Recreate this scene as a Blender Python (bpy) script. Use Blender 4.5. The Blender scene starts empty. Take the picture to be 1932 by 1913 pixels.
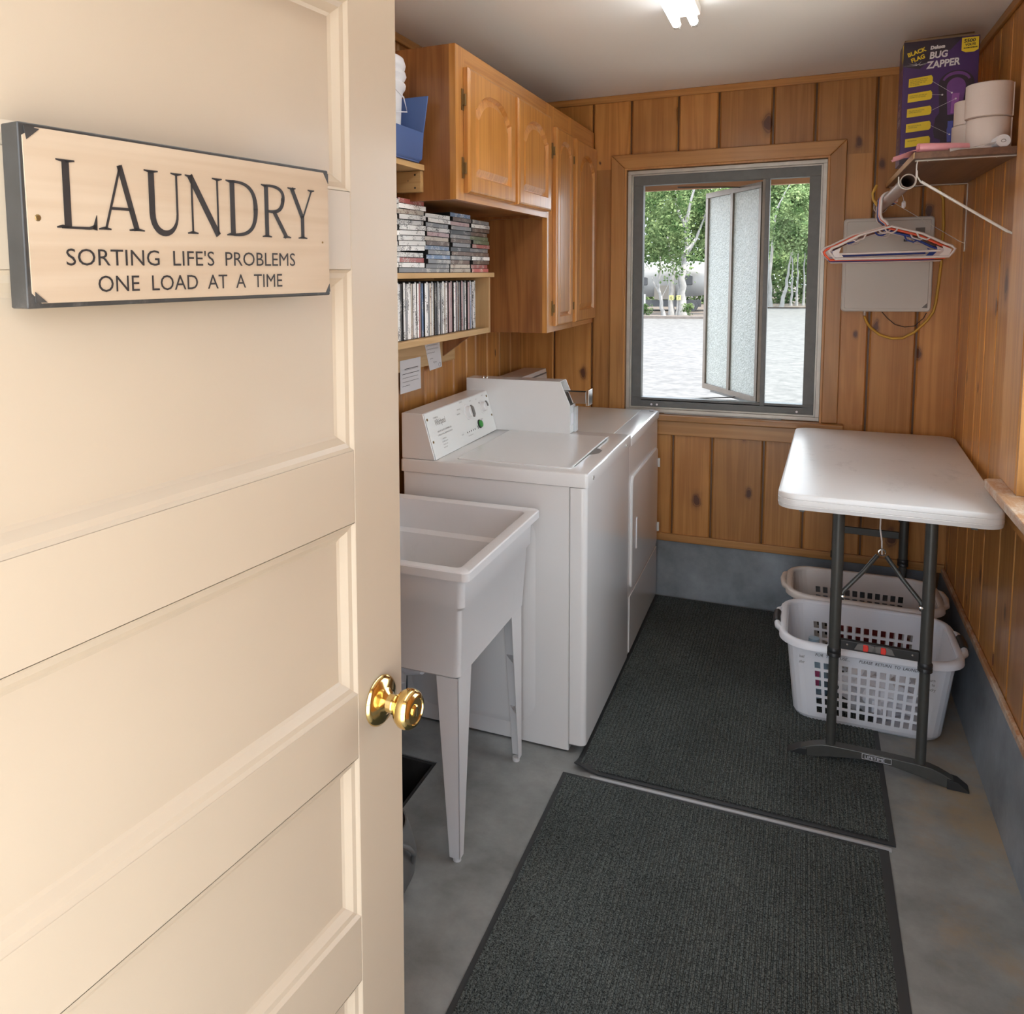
import bpy, bmesh, math, random
import numpy as np
from mathutils import Vector, Matrix
rnd = random.Random(7)
S = bpy.context.scene
COL = S.collection
pi = math.pi

# ------------------------------------------------------------------ camera
FPX, CX, CY = 1548.9, 812.2, 676.3
cam = bpy.data.cameras.new('camera')
cam.sensor_fit = 'HORIZONTAL'; cam.sensor_width = 36.0
cam.lens = FPX * 36.0 / 1932.0
cam.shift_x = (966.0 - CX) / 1932.0
cam.shift_y = -(956.5 - CY) / 1932.0
cam.clip_start = 0.02; cam.clip_end = 400
camo = bpy.data.objects.new('camera', cam); COL.objects.link(camo)
r_ = Vector((0.91006177, 0.41428558, -0.01245137)); u_ = Vector((-0.03015819, 0.0961506, 0.99490982)); f_ = Vector((-0.413374, 0.90505388, -0.09999709))
m = Matrix.Identity(4)
for i in range(3):
    m[i][0] = r_[i]; m[i][1] = u_[i]; m[i][2] = -f_[i]; m[i][3] = (0, 0, 1.5213)[i]
camo.matrix_world = m
S.camera = camo

# ------------------------------------------------------------------ view, world, sun, portals
S.view_settings.view_transform = 'Standard'
S.view_settings.look = 'None'
S.view_settings.exposure = 0.44
S.view_settings.gamma = 1.0
S.view_settings.use_curve_mapping = False
S.cycles.use_denoising = True
S.cycles.max_bounces = 12; S.cycles.diffuse_bounces = 7; S.cycles.glossy_bounces = 4
S.cycles.transmission_bounces = 6; S.cycles.transparent_max_bounces = 12
S.cycles.sample_clamp_indirect = 8.0
S.cycles.caustics_reflective = False; S.cycles.caustics_refractive = False

SKY_STRENGTH = 4.6
SUN_STRENGTH = 11.0
TUBE_STRENGTH = 7.0

w = bpy.data.worlds.new('sky'); S.world = w; w.use_nodes = True
nt = w.node_tree; nt.nodes.clear()
o_ = nt.nodes.new('ShaderNodeOutputWorld'); bg = nt.nodes.new('ShaderNodeBackground')
tc = nt.nodes.new('ShaderNodeTexCoord'); mp = nt.nodes.new('ShaderNodeMapping'); mp.inputs['Scale'].default_value = (2, 2, 5)
nz = nt.nodes.new('ShaderNodeTexNoise'); nz.inputs['Scale'].default_value = 1.6; nz.inputs['Detail'].default_value = 6
cr = nt.nodes.new('ShaderNodeValToRGB')
cr.color_ramp.elements[0].position = .38; cr.color_ramp.elements[0].color = (.62, .78, 1, 1)
cr.color_ramp.elements[1].position = .60; cr.color_ramp.elements[1].color = (.97, .985, 1, 1)
nt.links.new(tc.outputs['Generated'], mp.inputs[0]); nt.links.new(mp.outputs[0], nz.inputs[0])
nt.links.new(nz.outputs['Fac'], cr.inputs[0]); nt.links.new(cr.outputs[0], bg.inputs[0]); bg.inputs[1].default_value = SKY_STRENGTH
nt.links.new(bg.outputs[0], o_.inputs[0])

sun = bpy.data.lights.new('sun', 'SUN'); sun.energy = SUN_STRENGTH; sun.angle = .01; sun.color = (1, .95, .87)
suno = bpy.data.objects.new('sun', sun); COL.objects.link(suno)
suno.rotation_euler = Vector((-0.28, 0.12, -0.95)).to_track_quat('-Z', 'Y').to_euler()


def portal(name, loc, direction, sx, sy):
    l = bpy.data.lights.new(name, 'AREA'); l.shape = 'RECTANGLE'; l.size = sx; l.size_y = sy
    l.cycles.is_portal = True
    o = bpy.data.objects.new(name, l); COL.objects.link(o); o.location = loc
    o.rotation_euler = Vector(direction).to_track_quat('-Z', 'Z').to_euler()


portal('portal_back', (-.345, 4.02, 1.43), (0, -1, 0), .86, 1.12)
portal('portal_side', (.69, 2.16, 1.45), (-1, 0, 0), .98, 1.06)
portal('portal_entry', (-.2, .1, 1.0), (0, 1, 0), .84, 2.0)

# ------------------------------------------------------------------ mesh helpers
ORG = {}


class MB:
    def __init__(s): s.v = []; s.f = []; s.mi = []; s.cur = 0

    def add(s, vs, fs):
        n = len(s.v); s.v += [tuple(v) for v in vs]; s.f += [tuple(n + i for i in f) for f in fs]; s.mi += [s.cur] * len(fs); return s

    def box(s, x0, x1, y0, y1, z0, z1):
        return s.add([(x, y, z) for x in (x0, x1) for y in (y0, y1) for z in (z0, z1)],
                     [(0, 1, 3, 2), (4, 6, 7, 5), (0, 4, 5, 1), (2, 3, 7, 6), (0, 2, 6, 4), (1, 5, 7, 3)])

    def prism(s, poly, ax, a, b):
        n = len(poly)
        def P(p, t): return {'x': (t, p[0], p[1]), 'y': (p[0], t, p[1]), 'z': (p[0], p[1], t)}[ax]
        return s.add([P(p, a) for p in poly] + [P(p, b) for p in poly],
                     [tuple(range(n)), tuple(range(2 * n - 1, n - 1, -1))] + [(i, (i + 1) % n, n + (i + 1) % n, n + i) for i in range(n)])

    def loft(s, rings, cap0=True, cap1=True, closed=True):
        n = len(rings[0]); vs = [p for r in rings for p in r]; fs = []
        for k in range(len(rings) - 1):
            for i in range(n if closed else n - 1):
                j = (i + 1) % n; fs.append((k * n + i, k * n + j, (k + 1) * n + j, (k + 1) * n + i))
        if cap0: fs.append(tuple(range(n)))
        if cap1: fs.append(tuple((len(rings) - 1) * n + i for i in range(n)))
        return s.add(vs, fs)

    def lathe(s, prof, c, axis=(0, 0, 1), n=24, cap0=True, cap1=True):
        A = Vector(axis).normalized(); U = A.orthogonal().normalized(); V = A.cross(U); c = Vector(c)
        return s.loft([[c + A * h + (U * math.cos(2 * pi * i / n) + V * math.sin(2 * pi * i / n)) * max(r, 1e-5) for i in range(n)] for r, h in prof], cap0, cap1)

    def cyl(s, a, b, r, n=16, r2=None):
        a = Vector(a); b = Vector(b); L = (b - a).length
        return s.lathe([(r, 0), (r if r2 is None else r2, L)], a, b - a, n)

    def tube(s, pts, r, n=8, closed=False, sq=None):
        P = [Vector(p) for p in pts]; N = len(P); rings = []
        T = []
        for i in range(N):
            a = P[i - 1] if (i > 0 or closed) else P[i]; b = P[(i + 1) % N] if (i < N - 1 or closed) else P[i]
            T.append((b - a).normalized())
        U = T[0].orthogonal().normalized()
        for i in range(N):
            U = (U - T[i] * U.dot(T[i])).normalized(); V = T[i].cross(U)
            rr = r[i] if isinstance(r, (list, tuple)) else r
            rings.append([P[i] + (U * math.cos(2 * pi * k / n) + V * math.sin(2 * pi * k / n)) * rr for k in range(n)])
        if closed: rings.append(rings[0])
        return s.loft(rings, not closed, not closed)

    def rib(s, pts, wd, d=.0006):
        """flat stroke in the local x-z plane, slightly raised towards -y; wd = width or list"""
        P = [Vector((p[0], 0, p[1])) for p in pts]; N = len(P); L = []; R = []
        for i in range(N):
            a = P[max(i - 1, 0)]; b = P[min(i + 1, N - 1)]; t = (b - a).normalized(); nn = Vector((-t.z, 0, t.x))
            ww = (wd[i] if isinstance(wd, (list, tuple)) else wd) / 2
            L.append(P[i] + nn * ww); R.append(P[i] - nn * ww)
        vs = [(p.x, -d, p.z) for p in L + R]
        return s.add(vs, [(i, i + 1, N + i + 1, N + i) for i in range(N - 1)])

    def xf(s, M):
        s.v = [tuple(M @ Vector(v)) for v in s.v]; return s

    def mesh(s, name, mats, org=(0, 0, 0), smooth=None):
        me = bpy.data.meshes.new(name)
        me.from_pydata([(v[0] - org[0], v[1] - org[1], v[2] - org[2]) for v in s.v], [], s.f)
        bm = bmesh.new(); bm.from_mesh(me); bmesh.ops.recalc_face_normals(bm, faces=bm.faces); bm.to_mesh(me); bm.free()
        for mm in (mats if isinstance(mats, (list, tuple)) else [mats]): me.materials.append(mm)
        if isinstance(mats, (list, tuple)): me.polygons.foreach_set('material_index', s.mi)
        if smooth:
            me.polygons.foreach_set('use_smooth', [True] * len(me.polygons)); me.set_sharp_from_angle(angle=math.radians(smooth))
        return me

    def obj(s, name, mat, parent=None, org=None, bev=0, seg=2, smooth=None, local=False, kind=None):
        if parent is not None:
            o0 = (0, 0, 0) if local else ORG.get(parent.name, (0, 0, 0))
        else:
            o0 = org or (0, 0, 0)
        me = s.mesh(name, mat, o0, smooth)
        o = bpy.data.objects.new(name, me); COL.objects.link(o)
        if parent is not None: o.parent = parent; ORG[o.name] = o0
        else: o.location = o0; ORG[o.name] = o0
        if bev:
            b = o.modifiers.new('bevel', 'BEVEL'); b.width = bev; b.segments = seg; b.limit_method = 'ANGLE'; b.angle_limit = math.radians(40)
            me.polygons.foreach_set('use_smooth', [True] * len(me.polygons)); me.set_sharp_from_angle(angle=math.radians(40)); b.harden_normals = True
        if kind: o['kind'] = kind
        return o


def box(name, mat, x0, x1, y0, y1, z0, z1, parent=None, **k):
    return MB().box(x0, x1, y0, y1, z0, z1).obj(name, mat, parent, **k)


def rrect(x0, x1, y0, y1, r, n=5):
    out = []
    for cx, cy, a in ((x1 - r, y1 - r, 0), (x0 + r, y1 - r, 90), (x0 + r, y0 + r, 180), (x1 - r, y0 + r, 270)):
        for k in range(n + 1):
            t = math.radians(a + 90 * k / n); out.append((cx + r * math.cos(t), cy + r * math.sin(t)))
    return out


def thing(name, label, cat, loc=(0, 0, 0), rz=0, group=None):
    o = bpy.data.objects.new(name, None); COL.objects.link(o); o.location = loc; o.rotation_euler = (0, 0, rz)
    o.empty_display_size = .05
    ORG[o.name] = tuple(loc) if not rz else (0, 0, 0)
    return tag(o, label, cat, group)


def tag(o, label=None, cat=None, group=None, kind=None):
    if label: o['label'] = label
    if cat: o['category'] = cat
    if group: o['group'] = group
    if kind: o['kind'] = kind
    return o


def struct(o): o['kind'] = 'structure'; return o


def copy_tree(o, parent=None):
    c = o.copy(); COL.objects.link(c)
    if parent is not None: c.parent = parent
    for ch in [k for k in bpy.data.objects if k.parent == o]: copy_tree(ch, c)
    return c


def texts(name, items, mat, parent, M, sy=1, local=False, ext=.0003, bold=0):
    """items: (string, size, x, z, xscale, rot, shear); text laid in local x-z plane facing -y, then transformed by M"""
    mb = MB()
    for it in items:
        s_, size, x, z, xs, rot, sh = (list(it) + [1, 0, 0])[:7] if len(it) < 7 else it
        cu = bpy.data.curves.new('t', 'FONT'); cu.body = s_; cu.size = size; cu.shear = sh; cu.resolution_u = 3
        cu.space_character = 1.0; cu.offset = bold
        ob = bpy.data.objects.new('t', cu); me = bpy.data.meshes.new_from_object(ob)
        c, sn = math.cos(rot), math.sin(rot)
        vs = []
        for v in me.vertices:
            a, b = v.co.x * xs, v.co.y
            vs.append((x + a * c - b * sn, -ext, z + a * sn + b * c))
        mb.add(vs, [tuple(p.vertices) for p in me.polygons])
        bpy.data.objects.remove(ob); bpy.data.curves.remove(cu); bpy.data.meshes.remove(me)
    mb.xf(M)
    return mb.obj(name, mat, parent, local=local)


# ------------------------------------------------------------------ materials
def newmat(name):
    m = bpy.data.materials.new(name); m.use_nodes = True; nt = m.node_tree
    return m, nt, nt.nodes['Principled BSDF']


def N(nt, t, **k):
    n = nt.nodes.new(t)
    for a, b in k.items():
        if a in n.inputs: n.inputs[a].default_value = b
        else: setattr(n, a, b)
    return n


def plain(name, col, rough=.5, metal=0, noise=.06, scale=8, bump=0, bscale=200, coat=0, trans=0, spec=.5):
    m, nt, b = newmat(name); L = nt.links
    b.inputs['Roughness'].default_value = rough; b.inputs['Metallic'].default_value = metal
    b.inputs['Coat Weight'].default_value = coat; b.inputs['Coat Roughness'].default_value = .1
    b.inputs['Specular IOR Level'].default_value = spec
    if trans: b.inputs['Transmission Weight'].default_value = trans
    tc = N(nt, 'ShaderNodeTexCoord'); nz = N(nt, 'ShaderNodeTexNoise', Scale=scale, Detail=5.0)
    L.new(tc.outputs['Object'], nz.inputs['Vector'])
    mx = N(nt, 'ShaderNodeMix', data_type='RGBA')
    mx.inputs['A'].default_value = (*[c * (1 - noise) for c in col], 1); mx.inputs['B'].default_value = (*[min(1, c * (1 + noise)) for c in col], 1)
    L.new(nz.outputs['Fac'], mx.inputs['Factor']); L.new(mx.outputs['Result'], b.inputs['Base Color'])
    if bump:
        n2 = N(nt, 'ShaderNodeTexNoise', Scale=bscale, Detail=2.0); L.new(tc.outputs['Object'], n2.inputs['Vector'])
        bp = N(nt, 'ShaderNodeBump', Strength=bump, Distance=.001); L.new(n2.outputs['Fac'], bp.inputs['Height']); L.new(bp.outputs[0], b.inputs['Normal'])
    return m


def wood(name, light, dark, u='x', grain='z', rough=.4, knots=0.0, coat=.15, rings=6, tint=.22, knotcol=(.10, .030, .012), fib=.5):
    """u = in-plane axis across the grain, grain = axis along it"""
    m, nt, b = newmat(name); L = nt.links
    tc = N(nt, 'ShaderNodeTexCoord'); oi = N(nt, 'ShaderNodeObjectInfo')
    sx = N(nt, 'ShaderNodeSeparateXYZ'); L.new(tc.outputs['Object'], sx.inputs[0])
    rm = N(nt, 'ShaderNodeMath', operation='MULTIPLY'); rm.inputs[1].default_value = 37.0; L.new(oi.outputs['Random'], rm.inputs[0])
    ax = {'x': 0, 'y': 1, 'z': 2}
    uu = N(nt, 'ShaderNodeMath', operation='ADD'); L.new(sx.outputs[ax[u]], uu.inputs[0]); L.new(rm.outputs[0], uu.inputs[1])
    gg = N(nt, 'ShaderNodeMath', operation='ADD'); L.new(sx.outputs[ax[grain]], gg.inputs[0]); L.new(rm.outputs[0], gg.inputs[1])
    third = ({'x', 'y', 'z'} - {u, grain}).pop()
    cb = N(nt, 'ShaderNodeCombineXYZ'); L.new(uu.outputs[0], cb.inputs[0]); L.new(gg.outputs[0], cb.inputs[1]); L.new(sx.outputs[ax[third]], cb.inputs[2])
    mp = N(nt, 'ShaderNodeMapping', Scale=(rings * 2.2, .55, rings * 2.2)); L.new(cb.outputs[0], mp.inputs[0])
    nz = N(nt, 'ShaderNodeTexNoise', Scale=1.0, Detail=3.0, Roughness=.55, Distortion=.5); L.new(mp.outputs[0], nz.inputs[0])
    ml = N(nt, 'ShaderNodeMath', operation='MULTIPLY'); ml.inputs[1].default_value = 34.0; L.new(nz.outputs['Fac'], ml.inputs[0])
    sn = N(nt, 'ShaderNodeMath', operation='SINE'); L.new(ml.outputs[0], sn.inputs[0])
    mr = N(nt, 'ShaderNodeMapRange'); mr.inputs['From Min'].default_value = -1; L.new(sn.outputs[0], mr.inputs[0])
    mp2 = N(nt, 'ShaderNodeMapping', Scale=(260, 5, 260)); L.new(cb.outputs[0], mp2.inputs[0])
    n2 = N(nt, 'ShaderNodeTexNoise', Scale=1.0, Detail=2.0); L.new(mp2.outputs[0], n2.inputs[0])
    n3 = N(nt, 'ShaderNodeTexNoise', Scale=4.5, Detail=3.0); L.new(cb.outputs[0], n3.inputs[0])
    a1 = N(nt, 'ShaderNodeMath', operation='MULTIPLY_ADD'); a1.inputs[1].default_value = .45; L.new(mr.outputs[0], a1.inputs[0])
    a2 = N(nt, 'ShaderNodeMath', operation='MULTIPLY_ADD'); a2.inputs[1].default_value = fib; L.new(n2.outputs['Fac'], a2.inputs[0]); L.new(a2.outputs[0], a1.inputs[2])
    a3 = N(nt, 'ShaderNodeMath', operation='MULTIPLY_ADD'); a3.inputs[1].default_value = .7; a3.inputs[2].default_value = -.35; L.new(n3.outputs['Fac'], a3.inputs[0]); L.new(a3.outputs[0], a2.inputs[2])
    mx = N(nt, 'ShaderNodeMix', data_type='RGBA', clamp_factor=True); mx.inputs['A'].default_value = (*light, 1); mx.inputs['B'].default_value = (*dark, 1)
    L.new(a1.outputs[0], mx.inputs['Factor'])
    hs = N(nt, 'ShaderNodeHueSaturation'); L.new(mx.outputs['Result'], hs.inputs['Color'])
    vr = N(nt, 'ShaderNodeMapRange'); vr.inputs['To Min'].default_value = 1 - tint; vr.inputs['To Max'].default_value = 1 + tint; L.new(oi.outputs['Random'], vr.inputs[0]); L.new(vr.outputs[0], hs.inputs['Value'])
    out = hs.outputs[0]
    if knots:
        mk = N(nt, 'ShaderNodeMapping', Scale=(4.4, 2.3, 0)); L.new(cb.outputs[0], mk.inputs[0])
        nd = N(nt, 'ShaderNodeTexNoise', Scale=26.0, Detail=1.0); L.new(cb.outputs[0], nd.inputs[0])
        va = N(nt, 'ShaderNodeVectorMath', operation='MULTIPLY_ADD'); va.inputs[1].default_value = (.07, .07, 0); L.new(nd.outputs['Color'], va.inputs[0]); L.new(mk.outputs[0], va.inputs[2])
        vo = N(nt, 'ShaderNodeTexVoronoi', voronoi_dimensions='2D', Scale=1.0, Randomness=.95); L.new(va.outputs[0], vo.inputs['Vector'])
        sc = N(nt, 'ShaderNodeSeparateColor'); L.new(vo.outputs['Color'], sc.inputs[0])
        rr = N(nt, 'ShaderNodeMath', operation='MULTIPLY'); rr.inputs[1].default_value = knots; L.new(sc.outputs[0], rr.inputs[0])
        dv = N(nt, 'ShaderNodeMath', operation='DIVIDE'); L.new(vo.outputs['Distance'], dv.inputs[0]); L.new(rr.outputs[0], dv.inputs[1])
        kr = N(nt, 'ShaderNodeValToRGB'); e = kr.color_ramp.elements
        e[0].position = 0; e[0].color = (1, 1, 1, 1); e[1].position = 1; e[1].color = (0, 0, 0, 1)
        for p, c in ((.38, .95), (.45, .45), (.52, .75), (.62, .3), (.8, .12)):
            q = e.new(p); q.color = (c, c, c, 1)
        L.new(dv.outputs[0], kr.inputs[0])
        km = N(nt, 'ShaderNodeMix', data_type='RGBA', clamp_factor=True); km.inputs['B'].default_value = (*knotcol, 1)
        L.new(kr.outputs[0], km.inputs['Factor']); L.new(out, km.inputs['A']); out = km.outputs['Result']
    L.new(out, b.inputs['Base Color'])
    b.inputs['Roughness'].default_value = rough; b.inputs['Coat Weight'].default_value = coat; b.inputs['Coat Roughness'].default_value = .18
    bp = N(nt, 'ShaderNodeBump', Strength=.25, Distance=.0006); L.new(n2.outputs['Fac'], bp.inputs['Height']); L.new(bp.outputs[0], b.inputs['Normal'])
    return m


PINE_L, PINE_D = (.62, .295, .078), (.38, .145, .030)
pine_x = wood('knotty_pine_back', PINE_L, PINE_D, 'x', 'z', knots=.19, rough=.42)
pine_y = wood('knotty_pine_side', PINE_L, PINE_D, 'y', 'z', knots=.19, rough=.36, coat=.3)
pine_hx = wood('pine_trim_x', (.56, .28, .085), (.36, .155, .04), 'z', 'x', rough=.4)
pine_hy = wood('pine_trim_y', (.56, .28, .085), (.36, .155, .04), 'z', 'y', rough=.4)
pine_v = wood('pine_trim_z', (.54, .265, .08), (.36, .155, .04), 'x', 'z', rough=.4)
pine_vy = wood('pine_trim_zy', (.58, .285, .08), (.38, .16, .04), 'y', 'z', rough=.4)
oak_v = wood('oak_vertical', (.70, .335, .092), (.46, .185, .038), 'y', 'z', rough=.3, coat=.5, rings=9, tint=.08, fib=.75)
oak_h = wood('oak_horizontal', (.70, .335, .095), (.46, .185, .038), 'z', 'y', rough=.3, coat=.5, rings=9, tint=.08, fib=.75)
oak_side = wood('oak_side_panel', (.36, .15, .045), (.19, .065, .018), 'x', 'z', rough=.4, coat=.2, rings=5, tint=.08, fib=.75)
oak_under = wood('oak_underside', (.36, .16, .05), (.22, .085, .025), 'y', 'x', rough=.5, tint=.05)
rawpine_y = wood('raw_pine_shelf', (.66, .44, .22), (.50, .30, .12), 'z', 'y', rough=.55, coat=.05, tint=.1)
rawpine_z = wood('raw_pine_upright', (.62, .41, .2), (.48, .28, .12), 'x', 'z', rough=.55, coat=.05, tint=.1)
rawpine_x = wood('raw_pine_cleat', (.58, .38, .17), (.42, .24, .09), 'z', 'x', rough=.55, coat=.05, tint=.1)
shelf_brown = wood('brown_shelf_board', (.20, .095, .05), (.10, .042, .022), 'x', 'y', rough=.45, tint=.03)
worn_wood = wood('worn_pine_sill', (.62, .40, .24), (.42, .18, .06), 'x', 'y', rough=.55, rings=3, tint=.02, fib=.8)
sign_wood = wood('sign_face_wood', (.56, .445, .325), (.46, .34, .23), 'z', 'x', rough=.6, coat=0, tint=0, rings=8, fib=.3)

door_paint = plain('cream_door_paint', (.53, .440, .330), .38, noise=.03, bump=.12, bscale=90, coat=.12)
ceil_m = plain('white_ceiling_paint', (.90, .875, .84), .7, noise=.03, scale=2, bump=.1, bscale=60)
black_edge = plain('charcoal_sign_edge', (.045, .044, .042), .45, noise=.4, scale=30)
ink = plain('black_ink', (.025, .022, .022), .5, noise=.3, scale=60)
brass = plain('polished_brass', (.83, .60, .24), .14, metal=1, noise=.04)
chrome = plain('chrome', (.75, .75, .74), .15, metal=1, noise=.03)
steel = plain('zinc_steel', (.62, .60, .56), .35, metal=.9, noise=.08)
alu = plain('weathered_aluminium', (.52, .49, .44), .45, metal=.5, noise=.2, scale=25)
dark_alu = plain('grey_window_frame', (.15, .155, .15), .5, metal=.2, noise=.2, scale=40)
sash_alu = plain('bronze_sash_frame', (.22, .185, .15), .45, metal=.4, noise=.25, scale=30)
enamel = plain('white_appliance_enamel', (.73, .725, .72), .22, noise=.015, coat=.4)
enamel2 = plain('white_panel_face', (.74, .75, .73), .25, noise=.01, coat=.3)
plast_w = plain('white_plastic', (.78, .79, .83), .38, noise=.02)
plast_b = plain('off_white_plastic', (.72, .66, .61), .42, noise=.04)
sink_m = plain('white_polypropylene', (.70, .69, .69), .4, noise=.03, scale=5)
table_top = plain('speckled_white_table', (.73, .71, .69), .3, noise=.05, scale=5, bump=.15, bscale=350)
hammer = plain('dark_hammertone_steel', (.075, .075, .068), .38, metal=.35, noise=.15, scale=60, bump=.1, bscale=300)
blackp = plain('black_plastic', (.018, .018, .018), .45)
greyp = plain('grey_plastic', (.16, .15, .14), .5)
redp = plain('red_plastic', (.75, .045, .03), .4)
green_m = plain('green_button', (.05, .28, .055), .35)
bluep = plain('blue_plastic', (.075, .135, .33), .42, noise=.05)
orange_h = plain('orange_plastic', (.86, .11, .035), .35)
blue_h = plain('royal_blue_plastic', (.02, .055, .33), .35)
brown_h = plain('brown_plastic', (.16, .055, .03), .35)
pinkwhite = plain('white_hanger_plastic', (.76, .69, .66), .35)
panel_grey = plain('grey_painted_steel', (.60, .575, .53), .42, noise=.03, bump=.1)
yellow_cord = plain('yellow_cable', (.62, .36, .05), .45)
paper = plain('white_paper', (.72, .71, .72), .7)
tissue = plain('tissue_paper', (.70, .61, .56), .85, noise=.05, bump=.3, bscale=120)
pink_m = plain('pink_plastic_film', (.80, .36, .40), .35)
tube_cap = plain('tube_end_cap', (.6, .58, .55), .4)
box_purple = plain('purple_print', (.060, .024, .125), .32, noise=.25, scale=6)
box_dark = plain('dark_print', (.03, .02, .035), .32, noise=.4, scale=20)
cardboard = plain('brown_cardboard', (.36, .25, .15), .7)
yellow_p = plain('yellow_print', (.78, .58, .03), .35)
white_p = plain('white_print', (.72, .70, .72), .4)
lilac_p = plain('lilac_print', (.15, .055, .24), .35, noise=.2, scale=30)
blue_p = plain('indigo_print', (.10, .11, .42), .35)
hinge_m = plain('antique_brass_hinge', (.26, .17, .07), .4, metal=.8)
mat_edge = plain('black_rubber_edge', (.030, .032, .033), .6)
sheen_grey = plain('rubber_sheen_grey', (.40, .41, .42), .4)  # pale grey stands in for sheen on the black rubber mat edges
darkpit = plain('dark_pit_concrete', (.03, .028, .027), .85, noise=.5, scale=30, bump=.5, bscale=60)  # near-black colour over the whole pit
bounce_m = plain('pale_bounce_paving', (.60, .57, .52), .85, noise=.1, scale=3)  # for unseen pale ground added to bounce sunlight indoors
gravel_m = plain('pale_gravel', (.060, .0575, .0545), .9, noise=.98, scale=7, bump=1, bscale=10)
mulch_m = plain('brown_mulch', (.055, .040, .028), .9, noise=.6, scale=8)
bark = plain('white_aspen_bark', (.22, .21, .195), .8, noise=.45, scale=6)
bark2 = plain('grey_brown_bark', (.12, .10, .085), .85, noise=.4, scale=6)
silver = plain('aluminium_trailer_skin', (.15, .147, .14), .38, metal=.35, noise=.2, scale=1.2)
tyre = plain('dark_trailer_trim', (.04, .04, .042), .5)
orange_wood = plain('eave_board_paint', (.30, .18, .115), .6, noise=.12, scale=12)
soffit_m = wood('soffit_plywood', (.62, .40, .18), (.44, .26, .1), 'y', 'x', rough=.7, tint=.05)
siding = plain('outer_siding', (.42, .28, .17), .7)
greybag = plain('grey_bin_plastic', (.13, .135, .135), .5)


def carpet():
    m, nt, b = newmat('charcoal_ribbed_carpet'); L = nt.links
    tc = N(nt, 'ShaderNodeTexCoord'); sx = N(nt, 'ShaderNodeSeparateXYZ'); L.new(tc.outputs['Object'], sx.inputs[0])
    n1 = N(nt, 'ShaderNodeTexNoise', Scale=320.0, Detail=2.0, Roughness=.6); L.new(tc.outputs['Object'], n1.inputs[0])
    n2 = N(nt, 'ShaderNodeTexNoise', Scale=3.0, Detail=3.0); L.new(tc.outputs['Object'], n2.inputs[0])
    cr = N(nt, 'ShaderNodeValToRGB'); e = cr.color_ramp.elements
    e[0].position = .36; e[0].color = (.012, .0145, .014, 1); e[1].position = .68; e[1].color = (.155, .175, .166, 1)
    L.new(n1.outputs['Fac'], cr.inputs[0])
    hs = N(nt, 'ShaderNodeHueSaturation'); vr = N(nt, 'ShaderNodeMapRange'); vr.inputs['From Min'].default_value = .3; vr.inputs['From Max'].default_value = .7
    vr.inputs['To Min'].default_value = .85; vr.inputs['To Max'].default_value = 1.2; L.new(n2.outputs['Fac'], vr.inputs[0]); L.new(vr.outputs[0], hs.inputs['Value'])
    L.new(cr.outputs[0], hs.inputs['Color']); L.new(hs.outputs[0], b.inputs['Base Color']); b.inputs['Roughness'].default_value = .95
    b.inputs['Specular IOR Level'].default_value = .15
    bp = N(nt, 'ShaderNodeBump', Strength=.7, Distance=.002); L.new(n1.outputs['Fac'], bp.inputs['Height']); L.new(bp.outputs[0], b.inputs['Normal'])
    return m


def smudged(m, col, scale=4.0, lo=.5, hi=.72, amt=.5):
    nt = m.node_tree; b = nt.nodes['Principled BSDF']; L = nt.links; src = b.inputs['Base Color'].links[0].from_socket
    tc = N(nt, 'ShaderNodeTexCoord'); mp = N(nt, 'ShaderNodeMapping', Scale=(2.2, 1, 1)); L.new(tc.outputs['Object'], mp.inputs[0])
    n = N(nt, 'ShaderNodeTexNoise', Scale=scale, Detail=9.0, Roughness=.75); L.new(mp.outputs[0], n.inputs[0])
    cr = N(nt, 'ShaderNodeValToRGB'); cr.color_ramp.elements[0].position = lo; cr.color_ramp.elements[1].position = hi; L.new(n.outputs['Fac'], cr.inputs[0])
    mm = N(nt, 'ShaderNodeMath', operation='MULTIPLY'); mm.inputs[1].default_value = amt; L.new(cr.outputs[0], mm.inputs[0])
    mx = N(nt, 'ShaderNodeMix', data_type='RGBA'); mx.inputs['B'].default_value = (*col, 1); L.new(mm.outputs[0], mx.inputs['Factor']); L.new(src, mx.inputs['A']); L.new(mx.outputs['Result'], b.inputs['Base Color'])


smudged(table_top, (.30, .29, .29), 5.0, .56, .75, .45)
smudged(black_edge, (.22, .20, .18), 14.0, .55, .8, .5)
smudged(worn_wood, (.72, .62, .50), 9.0, .47, .60, .75)
smudged(sink_m, (.45, .43, .41), 7.0, .6, .85, .3)
smudged(dark_alu, (.40, .40, .38), 40.0, .62, .75, .5)


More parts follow.
